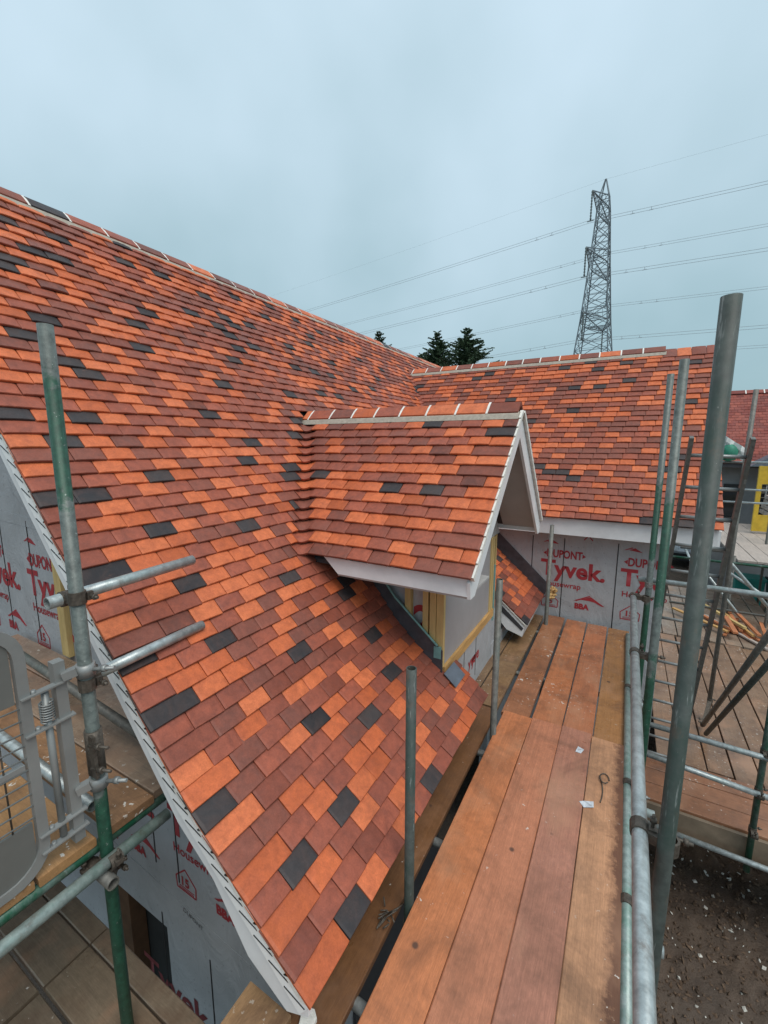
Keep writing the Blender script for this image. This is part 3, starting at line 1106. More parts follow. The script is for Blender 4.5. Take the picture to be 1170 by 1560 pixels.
while W_EZ + i * DZ < W_RZ - .10:
    z = W_EZ + i * DZ
    yy = wing_y(z)
    o_ = Vector((0, yy, z))
    a = main_x(z) + .03
    if z < -.6:
        a = max(a, -2.0)
    # laid from the right-hand verge
    L_ = W_GX - a
    course(tiles, Vector((a, yy, z)), X, vw, nw, 0 if i % 2 else -.0, L_, i % 2 == 0, rr, ('w', i), OVER)
    i += 1
emit_tiles(tiles, wing_roof, 300)
# wing valley tiles
rr = random.Random(14)
i = 0
while W_EZ + i * DZ < W_RZ - .04:
    z = W_EZ + i * DZ
    c = Vector((main_x(z), wing_y(z), z))
    d = (Vector((main_x(z + .1), wing_y(z + .1), z + .1)) - c).normalized()
    lift = Vector((.45, -.5, .74)).normalized()
    mb = MB()
    pa, pb = c - Y * .09, c + X * .09
    rows = []
    for dd, h, sag in ((0, .047, .04), (DZ * 1.6, .030, .02), (0, .033, .04)):
        cc = c + d * dd
        rows.append([(pa + d * dd) * (1 - t) ** 2 + (cc * .6 + (pa + pb + d * dd * 2) * .2) * 2 * t * (1 - t) + (pb + d * dd) * t * t + lift * h - d * (sag * (1 - (2 * t - 1) ** 2)) for t in (0, .2, .4, .6, .8, 1)])
    n = 6
    mb.add(rows[0] + rows[1] + rows[2], [(k, k + 1, n + k + 1, n + k) for k in range(5)] + [(2 * n + k, 2 * n + k + 1, k + 1, k) for k in range(5)])
    mb.build('valley_tile', TILE_MATS[rr.choice((0, 1, 1, 2, 2, 3))], wing_roof)
    i += 1
ridge_run(wing_roof, (.36, W_RY, W_RZ + .054), (main_x(W_RZ) + .03, W_RY, W_RZ + .054), Y, .285, random.Random(17))
box_part('fascia', (-1.78, W_EY + .022, W_EZ - .19), (W_GX - .03, W_EY + .045, W_EZ + .012), 'white_plastic', wing_roof)
box_part('soffit', (-1.78, W_EY + .059, W_EZ - .185), (W_GX - .06, WALL_Y + .02, W_EZ - .17), 'soffit', wing_roof)
prism_part('barge_board', [(W_GX - .03, W_EY + .03, W_EZ), (W_GX - .03, W_RY, W_RZ), (W_GX - .03, W_RY, W_RZ - .2), (W_GX - .03, W_EY + .12, W_EZ - .19), (W_GX - .03, W_EY + .03, W_EZ - .19)], (.022, 0, 0), 'white_plastic', wing_roof)

ww = MB()
ww.box((-1.95, WALL_Y, GROUND), (.50, WALL_Y + .2, W_EZ - .165))
ww.box((.30, WALL_Y + .2, GROUND), (.50, 9.5, W_EZ - .165))
wing_wall = ww.build('wing_wall', 'wrap', house)
wing_wall['label'] = 'grey house wrap with red lettering under the cross wing eave'


def wrap_print(wall, x0, ztop, k, org, right, up, cut=False):
    """the repeat printed on the wrap, k = height of the big word"""
    o_, r_, u_ = Vector(org), Vector(right), Vector(up)
    P = lambda a, c: o_ + r_ * (x0 + a * k) + u_ * (ztop + c * k)
    text_part('◂DUPONT▸', .62 * k, P(-.05, .95), right, up, 'red_print', wall, bold=.006 * k / .3, sx=.72)
    text_part('Tyv' if cut else 'Tyvek.', 1.28 * k, P(-.15, -.12), right, up, 'red_print', wall, bold=.012 * k / .3, sx=.98)
    text_part('Housewrap', .44 * k, P(-.05, -.75), right, up, 'red_print', wall, bold=.002 * k / .3)
    n_ = r_.cross(u_) * .002

    def flat(poly, name='printed_mark'):
        mb = MB()
        mb.prism([P(a, c) + n_ * .2 for a, c in poly], n_)
        mb.build(name, 'red_print', wall)
    if not cut:
        text_part('BBA', .42 * k, P(1.75, -1.85), right, up, 'red_print', wall, bold=.007 * k / .3, sx=.95)
    if not cut:
      flat([(1.70, -1.42), (2.48, -1.02), (2.54, -1.06), (1.86, -1.42)])
      flat([(2.04, -1.32), (2.56, -1.08), (3.25, -1.52), (3.1, -1.52), (2.75, -1.36), (2.5, -1.32)])
    # small house outline with the 15
    hs = [(0, -2.0), (-.03, -1.62), (.42, -1.22), (.88, -1.62), (.85, -2.0)]
    for a, c in zip(hs, hs[1:] + hs[:1]):
        mb = MB()
        mb.bar(P(*a) + n_ * .5, P(*c) + n_ * .5, .045 * k, .0016, 0, r_.cross(u_))
        mb.build('printed_mark', 'red_print', wall)
    text_part('15', .42 * k, P(.17, -1.80), right, up, 'red_print', wall, bold=.004 * k / .3)
    for q in range(2):
        mb = MB()
        mb.bar(P(.1, -1.88 - q * .06) + n_ * .5, P(.76, -1.88 - q * .06) + n_ * .5, .02 * k, .0016, 0, r_.cross(u_))
        mb.build('printed_mark', 'red_print', wall)
    flat([(-.1, 1.78), (.26, 1.96), (.32, 1.92), (0, 1.78)])
    flat([(.12, 1.80), (.40, 1.93), (.75, 1.72), (.5, 1.74)])


for x0 in (-.86, .07):
    wrap_print(wing_wall, x0, -1.68, .23, (0, WALL_Y - .0005, 0), (1, 0, 0), (0, 0, 1), x0 > 0)
for xx in (-1.02, -.63, -.02):
    box_part('wrap_line', (xx, WALL_Y - .0035, -2.4), (xx + .010, WALL_Y - .0008, -1.20), 'black_print', wing_wall)
for xx in (-.35,):
    for a, c in (((xx - .05, -1.20), (xx, -1.14)), ((xx, -1.14), (xx + .05, -1.20))):
        mb = MB()
        mb.bar((a[0], WALL_Y - .002, a[1]), (c[0], WALL_Y - .002, c[1]), .012, .0016, 0, (0, -1, 0))
        mb.build('printed_mark', 'red_print', wing_wall)

# ------------------------------------------------------------------ gable wall beside the camera and the wall under the main eave
GY = 1.50                                # the wall stands well back under the verge
gw_ = MB()
gw_.prism([(-1.14, GY, -3.51), (-1.14, GY, -2.12), (-1.36, GY, BEND_Z - .33), (RIDGE_X, GY, RIDGE_Z - .2), (bx + .3, GY, -1.7), (bx + .3, GY, -3.51)], (0, .15, 0))
gw_.box((-2.68, GY, GROUND), (-1.14, GY + .15, -3.51))
gw_.box((bx + .3, GY, GROUND), (-3.55, GY + .15, -3.51))
gable_wall = gw_.build('gable_wall', 'wrap', house)
gable_wall['label'] = 'grey house wrap on the gable wall behind the mesh gate'
box_part('opening_back', (-3.60, GY + .151, GROUND), (-2.60, GY + .17, -3.45), 'dark_void', gable_wall)  # dark sheet painting in the unlit space behind the opening
box_part('opening_jamb', (-3.54, GY + .02, GROUND), (-3.22, GY + .14, -3.515), 'jamb_timber', gable_wall)
for x0, z0 in ((-4.15, -1.18), (-5.08, -1.18), (-2.50, -2.58), (-3.43, -2.58)):
    wrap_print(gable_wall, x0, z0, .23, (0, GY - .0005, 0), (1, 0, 0), (0, 0, 1))
text_part('Tyvek', .30, (-3.02, GY - .0005, -4.16), (1, 0, 0), (0, 0, 1), 'faded_print', gable_wall, bold=.008)
text_part('DUPONT', .05, (-2.46, GY - .0005, -3.22), (1, 0, -.2), (.2, 0, 1), 'faded_print', gable_wall, bold=.0005)
for xx, z0, z1 in ((-4.60, -1.6, -.3), (-4.10, -1.6, -.6), (-3.72, -1.6, -.72), (-2.74, -2.98, -2.2), (-2.48, -3.0, -2.2), (-2.73, -4.3, -3.40), (-2.21, -4.3, -3.46)):
    box_part('wrap_line', (xx, GY - .0035, z0), (xx + .010, GY - .0008, z1), 'black_print', gable_wall)
# overlapping sheet edges of the wrap: slightly proud strips
for q in ([(-3.6, -3.08), (-1.25, -3.26), (-1.25, -3.31), (-3.6, -3.30)], [(-6.0, -.46), (-3.6, -.60), (-3.6, -.66), (-6.0, -.60)]):
    mb = MB()
    mb.prism([(xx, GY - .003, zz_) for xx, zz_ in q], (0, .0025, 0))
    mb.build('wrap_lap', 'wrap', gable_wall)
box_part('stud', (-3.66, GY - .04, -1.6), (-3.56, GY - .002, -.75), 'stud', gable_wall)
box_part('front_wall', (-1.20, GY + .15, GROUND), (-1.12, CHEEK0, -2.12), 'underlay', house)  # near-black colour puts the shade of the deck gap into this wall
box_part('front_wall', (-1.20, CHEEK1, GROUND), (-1.12, WALL_Y, -2.12), 'wrap', house)

# ------------------------------------------------------------------ ground
gm = MB()
gm.add([(-600, -300, GROUND), (600, -300, GROUND), (600, 900, GROUND), (-600, 900, GROUND)], [(0, 1, 2, 3)])
ground = tag(gm.build('ground', 'soil', None, (0, 0, GROUND)), 'dark brown muddy building site soil', kind='structure')

from mathutils import noise as mnoise


def soil_h(x, y):
    e = min(1.0, max(0.0, min(x + .6, 5.0 - x, y + 1.0, 6.4 - y) / .5))
    p = Vector((x, y, 0))
    return e * (.02 + .10 * mnoise.noise(p * 1.3) + .07 * mnoise.noise(p * 3.7) + .04 * mnoise.noise(p * 9) + .022 * mnoise.noise(p * 24)) + .006


sp_ = MB()
NX, NY = 180, 220
vs = [(-.6 + 5.6 * i / NX, -1.0 + 7.4 * j / NY) for j in range(NY + 1) for i in range(NX + 1)]
sp_.add([(a, c, GROUND + max(-.0, soil_h(a, c)) if soil_h(a, c) > .004 else GROUND + .004) for a, c in vs],
        [(j * (NX + 1) + i, j * (NX + 1) + i + 1, (j + 1) * (NX + 1) + i + 1, (j + 1) * (NX + 1) + i) for j in range(NY) for i in range(NX)], 0, 0, True)
sp_.build('soil_surface', 'soil', ground)
st = MB()
for k in range(9000):
    if k < 7600:
        x, y = rnd.uniform(.3, 3.2), rnd.uniform(1.6, 5.6)
    else:
        x, y = rnd.uniform(.5, 8), rnd.uniform(5, 22)
    r_ = rnd.choice((.006, .008, .01, .013, .02)) * rnd.uniform(.7, 1.4)
    a = Vector((x, y, GROUND + max(.004, soil_h(x, y)) + r_ * .25 if k < 7600 else GROUND + r_ * .25))
    ax = [Vector((rnd.gauss(0, 1), rnd.gauss(0, 1), rnd.gauss(0, 1))).normalized() for _ in range(2)]
    w_ = ax[0].cross(ax[1]).normalized()
    e1, e2 = ax[0] * r_ * rnd.uniform(.8, 1.8), w_ * r_ * rnd.uniform(.6, 1.1)
    e3 = ax[0].cross(w_).normalized() * r_ * rnd.uniform(.35, .7)
    vs = [a + e1, a - e1, a + e2, a - e2, a + e3, a - e3]
    st.add(vs, [(0, 2, 4), (2, 1, 4), (1, 3, 4), (3, 0, 4), (2, 0, 5), (1, 2, 5), (3, 1, 5), (0, 3, 5)], 0 if rnd.random() < .085 else 1)
tag(st.build('rubble', ['stone_white', 'stone_brown']), 'small pale and brown stones scattered over the muddy soil', 'rubble', kind='stuff')

# ------------------------------------------------------------------ scaffold boards
BT = 0.038


def board(p0, p1, w, ztop, mat, label, group, jit=0.0, col=(.36, .16, .08)):
    """a board between two plan points (centre line), with clipped corners and steel end hoops"""
    p0, p1 = Vector((*p0, 0)), Vector((*p1, 0))
    d = p1 - p0
    L_ = d.length
    mb = MB()
    c = 0.004
    xs = [0, .006, L_ - .006, L_]
    n = 10
    pr = []
    cs = [(-w / 2 + c, 0), (-w / 2, -c), (-w / 2, -BT + c), (-w / 2 + c, -BT), (w / 2 - c, -BT), (w / 2, -BT + c), (w / 2, -c), (w / 2 - c, 0)]
    k = len(cs)
    segs = 8
    vs = []
    for s in range(segs + 1):
        x = L_ * s / segs
        bow = rnd.uniform(-.0015, .0015)
        vs += [(x, a + rnd.uniform(-.0012, .0012), z + bow) for a, z in cs]
    fs = [tuple(range(k)), tuple(segs * k + k - 1 - i for i in range(k))]
    for s in range(segs):
        for i in range(k):
            j = (i + 1) % k
            fs.append((s * k + j, s * k + i, (s + 1) * k + i, (s + 1) * k + j))
    mb.add(vs, [tuple(reversed(f)) for f in fs])
    o = link('scaffold_board', mb.mesh('scaffold_board', mat), None, (p0.x, p0.y, ztop))
    o.rotation_euler = (0, rnd.gauss(0, .001), math.atan2(d.y, d.x) + rnd.gauss(0, jit))
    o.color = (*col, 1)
    tag(o, label, 'board', group)
    return o


DECK = -2.25
ordn = ['first', 'second', 'third', 'fourth', 'fifth', 'sixth', 'seventh', 'eighth', 'ninth', 'tenth', 'eleventh', 'twelfth']
g1 = 'boards of the near walkway bay'
for k, xe in enumerate((-.742, -.515, -.290, -.075)):
    w = (.2235, .2225, .2115, .2225)[k]
    board((xe + w / 2, -1.2), (xe + w / 2, 3.37 + .012 * ((k * 7) % 3)), w, DECK + .038 + (.004, .0, .003, -.002)[k], 'board_stain' if k == 3 else 'board_brown',
          ('wet orange-brown walkway board beside the dark gap along the eave', 'reddish brown walkway board, second from the eave gap', 'grey-brown walkway board, third from the eave gap', 'pale tan walkway board with rusty stain beside the green ledger tube')[k], g1,
          col=((.55, .195, .082), (.50, .195, .105), (.40, .175, .115), (.48, .245, .13))[k])
g2 = 'boards of the far walkway bay'
for k, (xe, w) in enumerate(((-.771, .222), (-.528, .230), (-.290, .217), (-.066, .219))):
    board((xe + w / 2, 3.39 + .015 * (k % 2)), (xe + w / 2 + .01 * (k - 1), 5.78 - .02 * k), w, DECK + (.002, 0, .004, .002)[k], 'board_wet',
          ('plaster-spattered board by the dormer, left of the open dark gap', 'board right of the open gap, ending under the printed wrap wall', 'red-brown board between two narrow gaps at the printed wrap wall', 'ochre-ended board beside the green ledger in front of the wrap wall')[k], g2,
          col=((.34, .14, .068), (.41, .15, .066), (.38, .14, .066), (.34, .16, .06))[k])
g3 = 'inner boards along the house wall'
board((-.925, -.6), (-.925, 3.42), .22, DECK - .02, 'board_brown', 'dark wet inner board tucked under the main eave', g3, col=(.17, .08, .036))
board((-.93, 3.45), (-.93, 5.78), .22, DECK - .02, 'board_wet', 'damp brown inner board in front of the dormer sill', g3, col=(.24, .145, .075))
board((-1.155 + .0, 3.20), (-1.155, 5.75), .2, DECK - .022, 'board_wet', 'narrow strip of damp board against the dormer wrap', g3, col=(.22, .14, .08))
box = None
# short board laid across by the gable corner
board((-1.10, -.6), (-1.10, 1.0), .225, DECK + .02, 'board_wet', 'stained tan board ending at the gable corner under the white barge foot', g3, col=(.33, .20, .105))

g4 = 'boards of the upper platform by the mesh gate'
UP = -1.6
for k, (yc, w, x1) in enumerate(((.205, .22, -1.80), (.43, .215, -1.792), (.648, .20, -1.788), (.90, .19, -1.785), (1.115, .222, -1.80), (1.345, .222, -1.81))):
    board((-4.4, yc), (x1, yc), w, UP + .003 * (k % 2), 'board_wet',
          ('orange-brown platform board at the outer edge beside the gate', 'ochre platform board below the gate plate', 'ochre platform board just outside the green standard', 'wet brown platform board just inside the green standard', 'plaster-spattered platform board, second inside the green standard', 'plaster-spattered platform board against the gable wrap')[k], g4, col=((.36, .18, .085), (.36, .195, .085), (.37, .20, .085), (.33, .18, .09), (.33, .23, .16), (.32, .23, .17))[k])
g5 = 'boards of the lower platform at the gable'
LP = -2.65
for k, yc in enumerate((.10, .325, .545, .77, .925)):
    w = .205 if k < 4 else .09
    for q, (xa, xb) in enumerate(((-4.6, -2.31), (-2.295, -1.0))):
        board((xa, yc), (xb, yc), w, LP + .004 * ((k + q) % 3), 'board_brown',
              '%s lower platform board from the gable wall, %s' % (ordn[4 - k], ('beyond the butt joint', 'eave side of the butt joint')[q]), g5, col=(.20, .155, .11))

g6 = 'boards of the sunken deck beside the cross wing'
SD = -3.5
names6 = ordn
for k in range(9):
    xc = .66 + k * .236
    board((xc, 5.30 + .02 * (k % 3)), (xc + .0, 9.1 + .03 * (k % 2)), .222, SD + .003 * (k % 2), 'board_wet',
          '%s muddy lengthwise board of the sunken deck, counted from the cross wing corner' % names6[k], g6, .002, (.245, .15, .095))
for k in range(9):
    xc = .70 + k * .238
    board((xc, 9.18), (xc + .05, 12.9), .222, SD - .004 * (k % 2), 'board_wet',
          '%s sunken deck board beyond the long joint, counted from the cross wing' % names6[k], g6, .003, (.27, .20, .15))
g7 = 'crosswise boards at the front of the sunken deck'
for k in range(3):
    yc = 4.58 + k * .232
    board((.25, yc), (3.3, yc), .225, SD + .10 + .002 * k, 'board_wet' if k == 2 else 'board_brown',
          ('brown crosswise board at the soil edge of the sunken deck', 'brown crosswise board, middle one of the sunken deck front', 'plaster-splashed crosswise board next to the lengthwise deck boards')[k], g7, col=(.28, .125, .065))
mb = MB()
mb.box((.25, 4.425, SD - .18), (3.3, 4.462, SD + .075))
tag(mb.build('toe_board', 'toe_timber'), 'grey-brown toe board on edge above the dark soil', 'board')

# ------------------------------------------------------------------ scaffolds
TUBE_R = 0.0242


def tube_part(name, p, q, mat, parent):
    mb = MB()
    mb.tube(p, q)
    o = mb.build(name, mat, parent)
    return o


def coupler(pa, da, pb, db, parent, mat='coupler_steel', flip=1):
    """double coupler: a band round each tube, a saddle between, two bolts with nuts"""
    mb = MB()
    pa, pb, da, db = Vector(pa), Vector(pb), Vector(da).normalized(), Vector(db).normalized()
    for p, d in ((pa, da), (pb, db)):
        u = Vector((0, 0, 1)) if abs(d.z) < .9 else Vector((1, 0, 0))
        s = d.cross(u).normalized()
        u = s.cross(d)
        n = 12
        ro = .0305
        vs = []
        for e in (-.024, .024):
            vs += [p + d * e + (s * math.cos(2 * math.pi * i / n) + u * math.sin(2 * math.pi * i / n)) * ro for i in range(n)]
        for e in (-.024, .024):
            vs += [p + d * e + (s * math.cos(2 * math.pi * i / n) + u * math.sin(2 * math.pi * i / n)) * (TUBE_R - .001) for i in range(n)]
        fs = []
        for i in range(n):
            j = (i + 1) % n
            fs += [(i, j, n + j, n + i), (j, i, 2 * n + i, 2 * n + j), (n + i, n + j, 3 * n + j, 3 * n + i)]
        mb.add(vs, fs)
        # bolt lug standing off the band
        q = p + (s * .036 + u * .016) * flip
        mb.bar(q - d * .016, q + d * .016, .022, .016)
        mb.rod([q - u * .012 * flip, q + u * .055 * flip], .0055, 6)
        mb.rod([q + u * .028 * flip, q + u * .042 * flip], .0115, 6)
    mb.bar(pa, pb, .04, .035)
    return mb.build('coupler', mat, parent)


# --- walkway scaffold: inner standards in the gap, outer standards and rails on the right
walk = tag(empty('scaffold', (-.3, 3, DECK)), 'tube scaffold carrying the walkway, with green and galvanised rails on its outer side', 'scaffold')
for (x, y, zt) in ((-.765, 1.60, -.985), (-.745, 3.03, -.975), (-.738, 5.45, -.975)):
    tube_part('standard', (x, y, GROUND), (x, y, zt), 'tube_dull' if y > 2 else 'tube_worn', walk)
tube_part('standard', (.205, 1.50, GROUND), (.205, 1.50, .385), 'tube_worn', walk)
tube_part('standard', (.222, 2.95, GROUND), (.228, 2.93, .455), 'tube_band_low', walk)
tube_part('standard', (.235, 4.18, GROUND), (.245, 4.18, .545), 'tube_band_low', walk)
tube_part('guard_rail', (.133, -.9, -1.30), (.133, 4.10, -1.30), 'tube_zinc', walk)
tube_part('ledger', (.186, -.9, DECK - .03), (.186, 3.50, DECK - .03), 'tube_zinc', walk)
tube_part('ledger', (.165, .4, DECK + .026), (.160, 5.55, DECK + .026), 'tube_pale', walk)
tube_part('ledger', (-.66, -.9, DECK - .125), (-.66, 5.7, DECK - .125), 'tube_dull', walk)
for y in (1.20, 2.05, 2.9, 4.2, 5.3):
    tube_part('transom', (-1.08, y, DECK - .065), (.32, y, DECK - .065), 'tube_zinc', walk)
tube_part('guard_rail', (.16, 4.235, -1.165), (2.6, 4.235, -1.165), 'tube_zinc', walk)
for y, z, h in ((1.50, -1.30, 1), (2.93, -1.30, 1), (4.10, -1.30, 1)):
    coupler((.133, y + .04, z), Y, (.215 if y < 2 else .225, y + .02, z), Z3, walk, 'steel_dark')
for y in (1.2, 2.05, 2.9, 4.2):
    coupler((.165, y + .08, DECK + .026), Y, (.186, y + .03, DECK - .03), Y, walk, 'steel_dark')
coupler((.235, 4.235, -1.165), X, (.24, 4.18, -1.19), Z3, walk)
for y, x in ((1.50, .205), (2.94, .225), (4.18, .238)):
    coupler((x, y, DECK - .02), Z3, (.176, y + .03, DECK - .005), Y, walk)
coupler((-.745, 3.03, DECK - .10), Z3, (-.68, 3.03, DECK - .125), Y, walk, 'steel_dark')
coupler((-.765, 1.60, DECK - .10), Z3, (-.68, 1.60, DECK - .125), Y, walk, 'steel_dark')

# --- platform scaffold at the gable
gs = tag(empty('scaffold', (-1.76, .77, GROUND)), 'green standard scaffold at the gable, with stub tubes reaching over the roof edge', 'scaffold')
PX, PY = -1.76, .77
tube_part('standard', (PX, PY, GROUND), (PX, PY, .40), 'tube_band', gs)
tube_part('stub_tube', (-1.83, .70, -.585), (-1.87, 1.345, -.578), 'tube_zinc', gs)
tube_part('stub_tube', (-1.83, .805, -.935), (-1.872, 1.375, -.936), 'tube_zinc', gs)
coupler((PX, PY, -.57), Z3, (-1.835, PY, -.585), Y, gs, 'steel_dark')
coupler((PX, PY, -.92), Z3, (-1.833, PY + .05, -.935), Y, gs, 'steel_dark')
tube_part('ledger', (-1.809, -.4, UP - .063), (-1.809, 1.46, UP - .063), 'tube_green', gs)
tube_part('ledger', (-1.712, -.4, UP - .095), (-1.712, 1.01, UP - .075), 'tube_pale', gs)
tube_part('transom', (-4.6, .735, UP - .14), (-1.66, .735, UP - .14), 'tube_dull', gs)
tube_part('transom', (-4.6, .81, UP + .025), (-1.93, .81, UP + .025), 'tube_zinc', gs)
tube_part('guard_rail', (-4.6, 1.05, -1.18), (-1.95, 1.10, -1.46), 'tube_dull', gs)
coupler((PX, PY, UP - .11), Z3, (-1.705, PY, UP - .085), Y, gs, 'steel_dark')
coupler((PX, PY, UP - .16), Z3, (-1.80, .735, UP - .14), X, gs, 'steel_dark')
tube_part('standard', (-3.4, .16, GROUND), (-3.4, .16, -.2), 'tube_dull', gs)
tube_part('ledger', (-1.35, -.4, LP - .07), (-1.35, .98, LP - .07), 'tube_zinc', gs)
tube_part('ledger', (-2.9, -.4, LP - .07), (-2.9, .98, LP - .07), 'tube_zinc', gs)
# sleeve joining two lengths of the standard, with its bolts
sl = MB()
sl.tube((PX, PY, -1.30), (PX, PY, -1.115), .031, 14, .006)
for z in (-1.26, -1.16):
    sl.rod([(PX + .02, PY - .03, z), (PX + .115, PY - .005, z + .01)], .006, 6)
    sl.rod([(PX + .06, PY - .02, z + .004), (PX + .078, PY - .016, z + .006)], .013, 6)
sl.bar((PX + .034, PY - .022, -1.30), (PX + .034, PY - .022, -1.12), .012, .03)
sl.build('sleeve', 'steel_dark', gs)

# --- hinged mesh gate
gate = tag(empty('safety_gate', (-1.80, .4, UP)), 'grey steel mesh safety gate with spring hinge at the ladder platform', 'gate')
GX = -1.80


def rounded(y0, y1, z0, z1, r, n=6):
    pts = []
    for cy_, cz_, a0 in ((y1 - r, z1 - r, 0), (y0 + r, z1 - r, 90), (y0 + r, z0 + r, 180), (y1 - r, z0 + r, 270)):
        for k in range(n + 1):
            a = R(a0 + 90 * k / n)
            pts.append((GX, cy_ + r * math.cos(a), cz_ + r * math.sin(a)))
    return pts


gy0, gy1, gz0, gz1 = -.35, .60, -1.60, -.60
mb = MB()
pts = rounded(gy0, gy1, gz0, gz1, .13)
inn = rounded(gy0 + .034, gy1 - .034, gz0 + .034, gz1 - .034, .105)
n = len(pts)
vs = [(GX + dx, p[1], p[2]) for dx in (-.014, .014) for p in pts] + [(GX + dx, p[1], p[2]) for dx in (-.014, .014) for p in inn]
fs = []
for i in range(n):
    j = (i + 1) % n
    fs += [(i, j, n + j, n + i), (2 * n + j, 2 * n + i, 3 * n + i, 3 * n + j), (n + i, n + j, 3 * n + j, 3 * n + i), (j, i, 2 * n + i, 2 * n + j)]
mb.add(vs, fs)
mb.build('gate_frame', 'gate_steel', gate)
for z0, z1, nm in ((-.90, -.64, 'top_plate'), (-1.57, -1.37, 'kick_plate')):
    box_part(nm, (GX - .006, gy0 + .06, z0), (GX + .006, gy1 - .043, z1), 'gate_plate', gate)
box_part('mid_rail', (GX - .01, gy0 + .04, -1.155), (GX + .01, gy1 - .042, -1.135), 'gate_steel', gate)
mz = [-.94 - .05 * k for k in range(4)] + [-1.19 - .05 * k for k in range(4)]
for z in [-.92 - .048 * k for k in range(10)]:
    mb = MB()
    mb.rod([(GX + .008, gy0 + .04, z), (GX + .008, gy1 - .03, z)], .0034, 5)
    mb.build('mesh_wire', 'gate_steel', gate)
for k in range(10):
    mb = MB()
    y = gy1 - .10 - .095 * k
    mb.rod([(GX + .004, y, -.9), (GX + .004, y, -1.37)], .0030, 5)
    mb.build('mesh_wire', 'steel_dark', gate)
box_part('hinge_post', (GX - .02, .675, -1.56), (GX + .02, .712, -.80), 'gate_steel', gate)
mb = MB()
mb.rod([(GX + .005, .645, -1.50), (GX + .005, .645, -.90)], .0125, 10)
mb.build('hinge_pin', 'gate_steel', gate)
mb = MB()
coil = [(GX + .005 + .021 * math.cos(t * .7), .645 + .021 * math.sin(t * .7), -.935 - t * .0011) for t in range(72)]
mb.rod(coil, .0032, 5)
mb.build('hinge_spring', 'gate_steel', gate)
for z in (-.885, -1.03, -1.44, -1.51):
    mb = MB()
    mb.bar((GX + .01, .57, z - .004), (GX + .02, .725, z + .008), .03, .006)
    mb.rod([(GX + .01, .61, z - .01), (GX + .01, .61, z + .014)], .008, 6)
    mb.build('hinge_bracket', 'gate_steel', gate)
for z in (-.86, -1.345):
    mb = MB()
    mb.tube((PX, PY, z - .025), (PX, PY, z + .025), .033, 14, .008)
    mb.bar((GX + .02, .70, z), (PX, PY - .03, z + .01), .035, .03)
    mb.rod([(PX + .02, PY + .01, z), (PX + .11, PY + .05, z + .012)], .008, 6)
    mb.rod([(PX + .06, PY + .03, z + .006), (PX + .078, PY + .037, z + .008)], .014, 6)
    mb.build('gate_clamp', 'gate_steel', gate)

# --- scaffold of the sunken deck
ss = tag(empty('scaffold', (1.2, 5.5, GROUND)), 'dull tube scaffold with raking braces over the sunken deck', 'scaffold')
tube_part('standard', (1.13, 6.35, SD), (1.19, 6.35, .60), 'tube_dull', ss)
tube_part('standard', (1.19, 4.385, -3.72), (1.19, 4.385, -1.0), 'tube_green', ss)
tube_part('standard', (3.1, 6.4, GROUND), (3.1, 6.4, -.6), 'tube_dull', ss)
tube_part('guard_rail', (.20, 4.32, -2.545), (2.4, 4.32, -2.60), 'tube_zinc', ss)
tube_part('guard_rail', (.20, 4.33, -2.845), (1.32, 4.33, -2.93), 'tube_zinc', ss)
tube_part('ledger', (.30, 4.33, -3.56), (2.9, 4.33, -3.63), 'tube_zinc', ss)
tube_part('brace', (1.026, 3.88, -1.23), (1.061, 6.146, -3.45), 'tube_dull', ss)
tube_part('brace', (1.037, 3.85, -1.46), (1.074, 5.97, -3.45), 'tube_worn', ss)
tube_part('brace', (1.28, 7.2, -1.55), (2.65, 9.0, -3.2), 'tube_zinc', ss)
tube_part('brace', (1.75, 9.6, -2.3), (3.4, 9.6, -3.4), 'tube_zinc', ss)
tube_part('standard', (2.55, 10.4, GROUND), (2.55, 10.4, -2.2), 'tube_dull', ss)
coupler((1.14, 6.35, -3.2), Z3, (1.06, 6.1, -3.4), (0, -2.2, 2.2), ss, 'steel_dark')
for z in (-2.55, -2.92, -3.3):
    coupler((1.19, 4.385, z), Z3, (1.19, 4.33, z - .01), X, ss, 'steel_dark')

# --- ladder leaning from the sunken deck
ld = tag(empty('ladder', (.5, 5.4, SD)), 'dull metal ladder leaning up from the sunken deck past the tall standards', 'ladder')
tl, tr_, bl, br = Vector((.407, 4.0, .05)), Vector((.768, 4.0, .04)), Vector((.33, 5.15, -3.45)), Vector((.72, 5.15, -3.45))
for a, c in ((tl, bl), (tr_, br)):
    mb = MB()
    mb.bar(a, c, .028, .06, 0, (0, 1, 0))
    mb.build('stile', 'tube_dull', ld)
for k in range(14):
    t = (k + .55) / 14
    mb = MB()
    mb.rod([tl.lerp(bl, t), tr_.lerp(br, t)], .014, 8)
    mb.build('rung', 'gate_steel', ld)

# ------------------------------------------------------------------ things lying about
gt = 'timber offcuts in the pile on the sunken deck'
for k in range(11):
    x, y = 1.80 + .06 * k + rnd.uniform(-.03, .03), 9.5 + rnd.uniform(-.15, .25)
    a = rnd.gauss(.30, .30)
    L_ = rnd.uniform(.7, 1.3)
    mb = MB()
    mb.box((0, -rnd.uniform(.02, .05), 0), (L_, .024, rnd.uniform(.02, .045)))
    o = link('timber_offcut', mb.mesh('timber_offcut', ('new_timber', 'timber_orange', 'stud')[k % 3 if k % 2 else 0]), None, (x, y, SD + .03 + .05 * (k % 3)))
    o.rotation_euler = (rnd.gauss(0, .05), rnd.gauss(0, .03), R(90) + a)
    tag(o, 'orange-brown timber offcut in the heap on the sunken deck', 'timber', gt)
mb = MB()
mb.box((0, -.03, 0), (1.5, .03, .03))
o = link('batten', mb.mesh('batten', 'pale_board'), None, (1.62, 10.5, SD + .02))
o.rotation_euler = (0, 0, R(-62))
tag(o, 'pale batten lying apart on the cross-wing side of the timber heap', 'timber')
